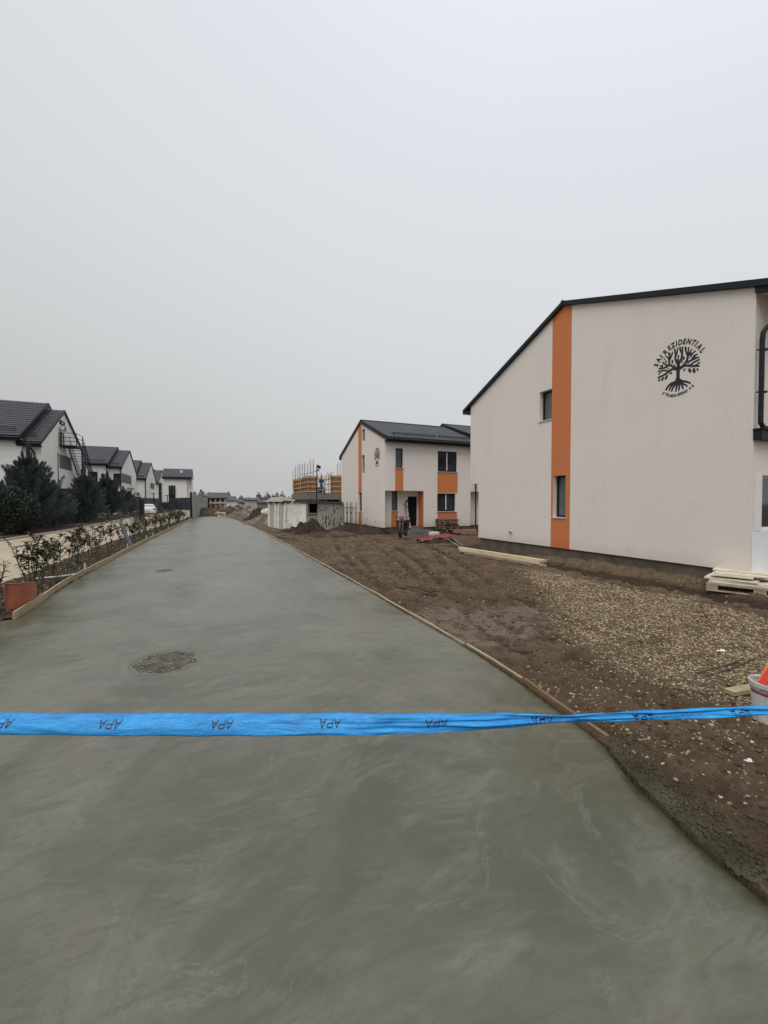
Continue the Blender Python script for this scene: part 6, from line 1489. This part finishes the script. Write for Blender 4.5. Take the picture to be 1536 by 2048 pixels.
# plank stack
a, c = onZ(926, 1111), onZ(1089, 1139); d = (c-a); d.z = 0; L0 = d.length; u = d.normalized(); n_ = V(-u.y, u.x, 0); zb0 = .06
for i, (s0, s1, off, z_, lab) in enumerate(((.05, 1.0, .0, 0, 'lowest front plank of the pile beside the big house'), (0.0, .93, .17, 0, 'lowest rear plank of the pile beside the big house'), (-.02, .97, -.03, 1, 'middle front plank of the pile beside the big house'), (.02, .90, .17, 1, 'middle rear plank of the pile beside the big house'), (-.06, 1.0, .02, 2, 'topmost bright plank of the pile beside the big house'))):
    k = MB(); p, q = a+u*(L0*s0)+n_*off, a+u*(L0*s1)+n_*off; h_ = .055; z = zb0+z_*.062
    k.bar(p+V(0,0,z+h_/2+.02), q+V(0,0,z+h_/2), .15, h_); k.build('plank', M['woodY'], None, lab, 'plank', 'planks piled beside the big house', base=(p.x, p.y, 0))
for i, t_ in enumerate((.08, .9)):
    k = MB(); p = a+u*(L0*t_); k.bar(p-n_*.2+V(0,0,.035), p+n_*.35+V(0,0,.035), .1, .09); k.build('bearer', M['woodpallet'], None, ['far','near'][i]+' wooden bearer under the plank pile', 'bearer', 'bearers under the plank pile', base=p)
p = onZ(908, 1102); k = MB(); k.bar(p+V(-.3,.5,.07), p+V(.2,-.45,.06), .12, .07); k.build('wood_offcut', M['woodpallet'], None, 'short brown timber offcut at the far end of the plank pile', 'offcut', base=p)
# bars and sticks
def rod(pts, r_, lab, mat=None, nm='steel_bar', grp=None, cat='bar'):
    P_ = [onZ(x, y) for x, y in pts]; P_ = [V(p.x, p.y, max(hm(p.x, p.y), -.02)+r_+.008) for p in P_]; k = MB(); k.tube(P_, r_, 6); return k.build(nm, mat or M['rust'], None, lab, cat, grp, base=P_[0])
G1 = 'rusty bars lying in the tyre tracks'
rod([(789,1179),(840,1189),(868,1197)], .014, 'nearest and longest rusty bar of the bundle in the tyre tracks', grp=G1)
rod([(806,1181),(845,1186),(872,1193)], .013, 'second rusty bar from the camera in the bundle on the tyre tracks', grp=G1)
rod([(812,1176),(840,1179),(866,1189)], .014, 'middle rusty bar of the bundle on the tyre tracks', grp=G1)
rod([(832,1174),(856,1182),(879,1189)], .013, 'rusty bar of the bundle reaching farthest to the right', grp=G1)
rod([(836,1171),(850,1176),(862,1180)], .013, 'short farthest rusty bar of the bundle on the tyre tracks', grp=G1)
G2 = 'bars on the gravel beside the bucket'
rod([(1391,1350),(1440,1338),(1478,1327)], .007, 'farther of the two crossing rusty bars near the bucket', grp=G2)
rod([(1414,1354),(1465,1339),(1513,1321)], .0075, 'nearer of the two long rusty bars near the bucket', grp=G2)
rod([(1400,1214),(1405,1226),(1413,1240)], .012, 'lone bent rusty bar in the middle of the gravel', grp=None)
rod([(1100,1196),(1130,1203),(1162,1210)], .006, 'thin pale stick lying on the gravel edge', M['woodpallet'], 'stick', cat='stick')
rod([(1278,1284),(1290,1289),(1306,1290),(1322,1286),(1328,1281),(1316,1278),(1298,1277)], .007, 'curved dark scrap lying in the gravel', M['rust'], 'scrap', cat='scrap')
# scraps of paper
for i, (x, y, lab) in enumerate(((1444, 1309, 'dirty white scrap on the gravel above the bars'), (1498, 1528, 'small white scrap at the right border below the tape'), (1222, 1352, 'tiny white scrap in the brown mud'), (1465, 1380, 'small pale scrap by the wood offcut'))):
    p = onZ(x, y); s_ = (.055, .028, .012, .02)[i]; k = MB(); rows = []
    for a in range(6): rows.append([(p.x+s_*(a/5-.5)*2, p.y+s_*(b_/4-.5)*.9+.2*s_*math.sin(a*2), hm(p.x, p.y)+.018+s_*.12*math.sin(a*1.9+b_*1.3)) for b_ in range(5)])
    k.grid(rows); k.build('paper_scrap', M['paper'], None, lab, 'scrap', base=p)
# bucket with orange-red tools at the right border
bp = onZ(1545, 1446); bx0, by0 = bp.x, bp.y; zb_ = hm(bx0, by0)
bk = empty('bucket', (bx0, by0, zb_), 'white plastic bucket with a dark red band, at the right border', 'bucket')
R0, R1, H_ = .115, .145, .30
k = MB(); k.lathe([(0, .004), (R0, .004), (R0+.002, .0), (R1-.012, H_-.04), (R1-.010, H_-.035), (R1, H_-.033), (R1+.002, H_), (R1-.006, H_+.002), (R1-.012, H_-.01), (R0-.004, .012), (0, .012)], (bx0, by0, zb_), 40)
t = NT('scuffed_white_bucket'); c_ = t.mix(t.ramp(t.noise(14, 6, .75), [(.52, 0.), (.62, .8)]), (.58, .575, .56), (.22, .20, .18)); c_ = t.mix(t.ramp(t.noise(5, 4, .6), [(.5, 0.), (.7, .5)]), c_, (.36, .33, .30)); t.fin(c_, .5, t.bump(t.noise(40, 4), .15, .003))
k.build('shell', t.m, bk, smooth=False)
for z0_, z1_ in ((H_-.085, H_-.068), (H_-.062, H_-.057)):
    k = MB(); f_ = lambda z: R0+(R1-.012-R0)*z/(H_-.04)+.0012; k.lathe([(f_(z0_), z0_), (f_(z1_), z1_)], (bx0, by0, zb_), 40); k.build('red_band', simple('dark_red_print', (.25, .02, .03), .5, .2), bk)
k = MB(); k.tube([(bx0+(R1+.004)*math.cos(a), by0+(R1+.004)*math.sin(a), zb_+H_-.05-.09*abs(math.sin(a*1.0)) if False else zb_+H_-.03-.07*math.sin(a)**2) for a in np.linspace(math.pi*1.0, math.pi*2.0, 14)], .003, 6); k.build('handle', M['steel'], bk)
f0 = V(bx0, by0, zb_)
def tool(lab, a, c, w_, mat, nm, cat): k = MB(); k.bar(f0+V(*a), f0+V(*c), w_, .022); return k.build(nm, M[mat], None, lab, cat, 'tools standing in the bucket', base=f0+V(*a), bevel=.004)
rr_ = _R
def rel(x, y, z): v = _R*x+V(math.sin(yaw), math.cos(yaw), 0)*y; return (v.x, v.y, z)
tool('bright red float handle leaning in the bucket', rel(-.095, .0, H_-.03), rel(.05, .02, H_+.17), .05, 'red', 'trowel_handle', 'tool')
tool('orange board end leaning behind the red one in the bucket', rel(-.06, .04, H_-.04), rel(.07, .05, H_+.20), .055, 'orangep', 'orange_board', 'tool')
tool('pale orange wooden piece nearest the rim in the bucket', rel(-.02, -.05, H_-.05), rel(.10, -.02, H_+.10), .06, 'batten', 'wooden_float', 'tool')
# offcut beside the bucket
p = onZ(1478, 1392); u = (onZ(1510, 1384)-onZ(1450, 1393)); u.z = 0; u.normalize()
k = MB(); k.bar(p-u*.12+V(0,0,hm(p.x, p.y)+.03), p+u*.14+V(0,0,hm(p.x, p.y)+.035), .085, .035); k.build('wood_offcut', M['woodform'], None, 'short pale plank offcut left of the white bucket', 'offcut', base=p)
# pallet with shuttering boards at the right border
q0 = onZ(1418, 1172); q1 = onZ(1536, 1196)
a = onZ(1425, 1186); c = onZ(1540, 1200); u = (c-a); u.z = 0; u.normalize(); n_ = V(-u.y, u.x, 0)
if n_.dot(V(1,0,0)) < 0: n_ = -n_
rz_ = math.atan2(u.y, u.x)
pw = 1.5; pcn = a+u*.66+n_*.42
pl = pallet((pcn.x, pcn.y, hm(pcn.x, pcn.y)*.4+.0), rz_, 'wide weathered pallet under the pale boards at the right border', None, pw, 1.0, mt='palepallet')
zt_ = .15
lay = [(-.02, 1.42, -.42, .42, 'lowest'), (.00, 1.40, -.40, .35, 'second'), (-.06, .70, -.42, .20, 'third'), (.05, 1.0, -.1, .44, 'fourth'), (.02, .62, -.38, .30, 'fifth'), (.06, .80, -.3, .42, 'sixth'), (.03, 1.30, -.1, .45, 'topmost')]
z_ = hm(pcn.x, pcn.y)*.4+zt_
for i, (s0, s1, o0, o1, nm) in enumerate(lay):
    th = .026; cc_ = a+u*((s0+s1)/2-.06)+n_*((o0+o1)/2+.42)+V(0,0,z_+th/2); tilt = rnd.uniform(-.05,.05); uu = Matrix.Rotation(tilt, 3, 'Z') @ u; nn = Matrix.Rotation(tilt, 3, 'Z') @ n_
    k = MB(); k.obox(cc_, uu*(s1-s0)/2, nn*(o1-o0)/2, V(0,0,th/2)); k.build('shuttering_board', M['board'], None, f'{nm} pale board of the stack on the pallet at the right border', 'board', 'boards stacked on the right pallet', base=cc_); z_ += th+.004
# small things near the shed: green crate, white panel, stick
p = onZ(617, 1064); k = MB(); k.box((p.x-.22, p.y-.35, .0), (p.x+.22, p.y-.15, .34)); k.build('green_crate', M['greenp'], None, 'small green crate half buried at the foot of the shed', 'crate', base=p)
p = onZ(578, 1062); k = MB(); k.obox(V(p.x, p.y-.2, .28), V(.18,0,.05), V(0,.03,0), V(-.05,0,.2)); k.build('window_frame_scrap', M['white'], None, 'small white window frame leaning on the soil before the shed', 'frame', base=p)
rod([(553,1075),(575,1080),(590,1082)], .03, 'rusty brown pipe lying by the edge of the concrete near the shed', M['bark'], 'pipe', cat='pipe')
p = onZ(587, 1083); k = MB(); k.bar(p-V(0,0,.1), p+V(-.02,0,.42), .05, .04, (0,1,0)); k.build('wooden_stake', M['woodpallet'], None, 'short brown stake standing beside the far right plank', 'stake', base=p)

# ------------------------------------------------------------------ tub, leaning pipe, stake and far tape at the left
pb2 = onZ(57, 1226); pb2 = V(-2.83, 7.86, 0)
k = MB(); k.lathe([(0, 0), (.175, 0), (.185, .02), (.198, .385), (.206, .40), (.196, .405), (.185, .38), (.17, .05), (0, .05)], (0, 0, 0), 40)
tcx, tcy = -2.775, 8.36
k.v = [(tcx+x*.80, tcy+y*2.1, z*(1-.16*y/.2)) for x, y, z in k.v]
tb = k.build('tub', M['terracotta'], None, 'orange-brown oblong plastic tub behind the near end of the left plank', 'tub', base=(tcx, tcy, 0), smooth=False)
a = onZ(268, 1092); a = V(float(edge(EL2, a.y))-.14, a.y-.3, 0); k = MB(); k.tube([a-V(0,0,.1), a+V(-.42,.1,.98)], .065, 14); k.build('leaning_pipe', M['greypipe'], None, 'grey-blue pipe stuck in the bed leaning left among the laurels', 'pipe', base=a)
sp_ = onZ(34, 1222); sp_ = V(-2.78, 7.28, 0); zt2 = zat(sp_, 1142)
k = MB(); k.tube([sp_-V(0,0,.1), V(sp_.x, sp_.y, zt2)], .012, 6); k.build('rebar_stake', M['rust'], None, 'thin rusty rebar stake beside the orange-brown tub', 'stake', base=sp_)
k = MB(); rows = []
e = V(sp_.x-2.6, sp_.y-.6, zt2-.02)
for i in range(30):
    t_ = i/29; c = V(sp_.x, sp_.y, zt2-.06).lerp(e, t_)+V(0,0,-.14*math.sin(math.pi*t_)*1); rows.append([c+V(0,.01*math.sin(i), .028), c+V(0,-.008,0), c+V(0,.006*math.cos(i*1.7),-.02)])
k.grid(rows); k.tube([V(sp_.x, sp_.y, zt2-.12), V(sp_.x, sp_.y, zt2-.0)], .022, 8); k.bar(V(sp_.x+.01, sp_.y-.02, zt2-.08), V(sp_.x-.01, sp_.y-.02, zt2+.05), .02, .004); k.build('far_tape', M['tape'], None, 'thin blue tape knotted round the rebar stake at the left border', 'tape', base=sp_)
k = MB(); pts = [onZ(x, y)+V(0,0,.05) for x, y in ((70,1162),(90,1160),(115,1158),(135,1155),(163,1150))]; k.tube(pts, .018, 6); k.build('white_pipe', M['white'], None, 'thin white plastic pipe lying behind the tub', 'pipe', base=pts[0])
k = MB()
for z_ in (0,): 
    pst = onZ(90, 1186); k.bar(pst-V(0,0,.1), pst+V(0,0,.16), .03, .03, (0,1,0)); k.build('wooden_stake', M['woodpallet'], None, 'short brown stake right of the orange-brown tub', 'stake', base=pst)

# ------------------------------------------------------------------ blue warning tape across the view
T0 = _O+(_F+_R*((0-768)/F_PX)+_U*((1024-1447)/F_PX))*1.50
Tm = _O+(_F+_R*((768-768)/F_PX)+_U*((1024-1447)/F_PX))*1.545
T1 = _O+(_F+_R*((1536-768)/F_PX)+_U*((1024-1421)/F_PX))*1.61
TL = T0+(T0-Tm)*.75; TR = T1+(T1-Tm)*.75; TL.z = T0.z+.07; TR.z = T1.z+.05
TP = [TL, T0, Tm, T1, TR]; TS = [-.75, 0, .5, 1.0, 1.75]
def tcen(s):   # smooth sag curve through the measured points
    for i in range(4):
        if s <= TS[i+1] or i == 3:
            f_ = (s-TS[i])/(TS[i+1]-TS[i]); p0 = TP[max(i-1, 0)]; p1 = TP[i]; p2 = TP[i+1]; p3 = TP[min(i+2, 4)]
            h = p1.lerp(p2, f_); m1_ = (p2-p0)/(TS[i+1]-TS[max(i-1, 0)]); m2_ = (p3-p1)/(TS[min(i+2, 4)]-TS[i]); dt = TS[i+1]-TS[i]
            zz = (2*f_**3-3*f_**2+1)*p1.z+(f_**3-2*f_**2+f_)*m1_.z*dt+(-2*f_**3+3*f_**2)*p2.z+(f_**3-f_**2)*m2_.z*dt
            return V(h.x, h.y, zz)
wpx = [(-.75, .07), (0, .080), (.25, .087), (.5, .080), (.65, .062), (.73, .044), (.8, .040), (1.0, .036), (1.75, .036)]
tdir = (T1-T0).normalized(); tn = V(tdir.y, -tdir.x, 0).normalized()      # towards the camera
if tn.dot(_F) > 0: tn = -tn
def cre(s, v): # crease relief, metres
    a = np.array([s*9.0]); b_ = np.array([v*2.2+s*1.5]); k1 = float(pn(a, b_)[0]); k2 = float(pn(a*2.3+5, b_*2.6+3)[0]); am = .0045+.012*max(0, min(1, (s-.30)/.3))
    k3 = float(pn(np.array([s*2.2+9]), np.array([v*7.0+2]))[0])
    return am*(k1+.6*k2+1.1*k3*max(0, min(1, (s-.2)/.4)))
def tsurf(s, v, off=0.0):
    W_ = .72*np.interp(s, [w[0] for w in wpx], [w[1] for w in wpx]); bow = .42*W_*(1-4*v*v); lean = -v*W_*0.75
    edge_ = .0022*float(pn(np.array([s*22.]), np.array([v*3.]))[0])
    fold = 0.35*max(0, min(1, (s-.45)/.25))
    c = tcen(s); zz = v*W_+edge_
    d = bow*.5+lean+cre(s, v)+fold*W_*.35*math.sin(v*9+s*11)*(.5)
    return c+V(0,0,zz)+tn*(d+off)
NS, NV = 900, 16; verts = []
for i in range(NS+1):
    s = -.75+2.5*i/NS
    for j in range(NV+1): verts.append(tuple(tsurf(s, j/NV-.5)))
idx = np.arange((NS+1)*(NV+1)).reshape(NS+1, NV+1); fc = np.stack([idx[:-1, :-1], idx[1:, :-1], idx[1:, 1:], idx[:-1, 1:]], -1).reshape(-1, 4)
bt = np_mesh('blue_tape', np.array(verts), fc, M['tape'], base=tuple(TL)); tag(bt, 'wrinkled blue warning tape printed APA stretched across the whole view', 'tape')
sol = bt.modifiers.new('s', 'SOLIDIFY'); sol.thickness = .0006; sol.offset = -1
# print: APA, upside down, strokes laid on the tape surface
Lw = (T1-T0).length
def letters(s0, v0, h, wch):
    k = MB()
    def stroke(p, q, w_):      # letter space: x 0..1, y 0..1 ; rotated by 180 degrees, slanted
        n = 8; P_ = []
        dx_, dy_ = q[0]-p[0], q[1]-p[1]; l_ = math.hypot(dx_*wch, dy_*h); nx, ny = -dy_*h/l_, dx_*wch/l_
        rows = []
        for i in range(n+1):
            t_ = i/n; x = (p[0]+dx_*t_)*wch; y = (p[1]+dy_*t_)*h; row = []
            for e in (-1, 0, 1):
                X_ = x+nx*w_*e/2+.18*(y-h/2); Y_ = y+ny*w_*e/2; Wd = .72*float(np.interp(s0, [w[0] for w in wpx], [w[1] for w in wpx]))
                row.append(tsurf(s0-X_/Lw, v0-(Y_-h/2)/Wd, .0011))
            rows.append(row)
        k.grid(rows)
    tw = h*.15
    def ltr(ch, x0):
        S = {'A': [((0,0),(.5,1)),((.5,1),(1,0)),((.2,.33),(.8,.33))], 'P': [((.05,0),(.05,1)),((.05,.96),(.65,.96)),((.65,.96),(.92,.85)),((.92,.85),(.92,.6)),((.92,.6),(.65,.48)),((.65,.48),(.05,.48))]}[ch]
        for p, q in S: stroke((p[0]+x0, p[1]), (q[0]+x0, q[1]), tw)
    for i, ch in enumerate('APA'): ltr(ch, (i-1.5)*1.22+.11)
    return k
for i, xpx in enumerate((6, 222, 445, 660, 872, 1083, 1285, 1480, 1668, -200)):
    # invert the projection along the tape
    lo, hi = -.75, 1.75
    for _ in range(30):
        md = (lo+hi)/2; d = tcen(md)-_O; xx = 768+F_PX*d.dot(_R)/d.dot(_F)
        if xx < xpx: lo = md
        else: hi = md
    hgt = .024 if lo < .62 else (.021 if lo < .75 else .018)
    vv = .08 if lo < .35 else (.10 if lo < .5 else (.03 if lo < .8 else -.05))
    letters(lo, vv, hgt, .023).build('printed_letters', M['tapeink'], bt)
for nm, p, lab in (('left', TL, 'wooden post holding the left end of the blue tape'), ('right', TR, 'wooden post holding the right end of the blue tape')):
    k = MB(); k.bar((p.x, p.y, -.1), (p.x, p.y, p.z+.15), .05, .05, (0,1,0)); k.build('tape_post', M['woodform'], None, lab, 'post', base=(p.x, p.y, 0))
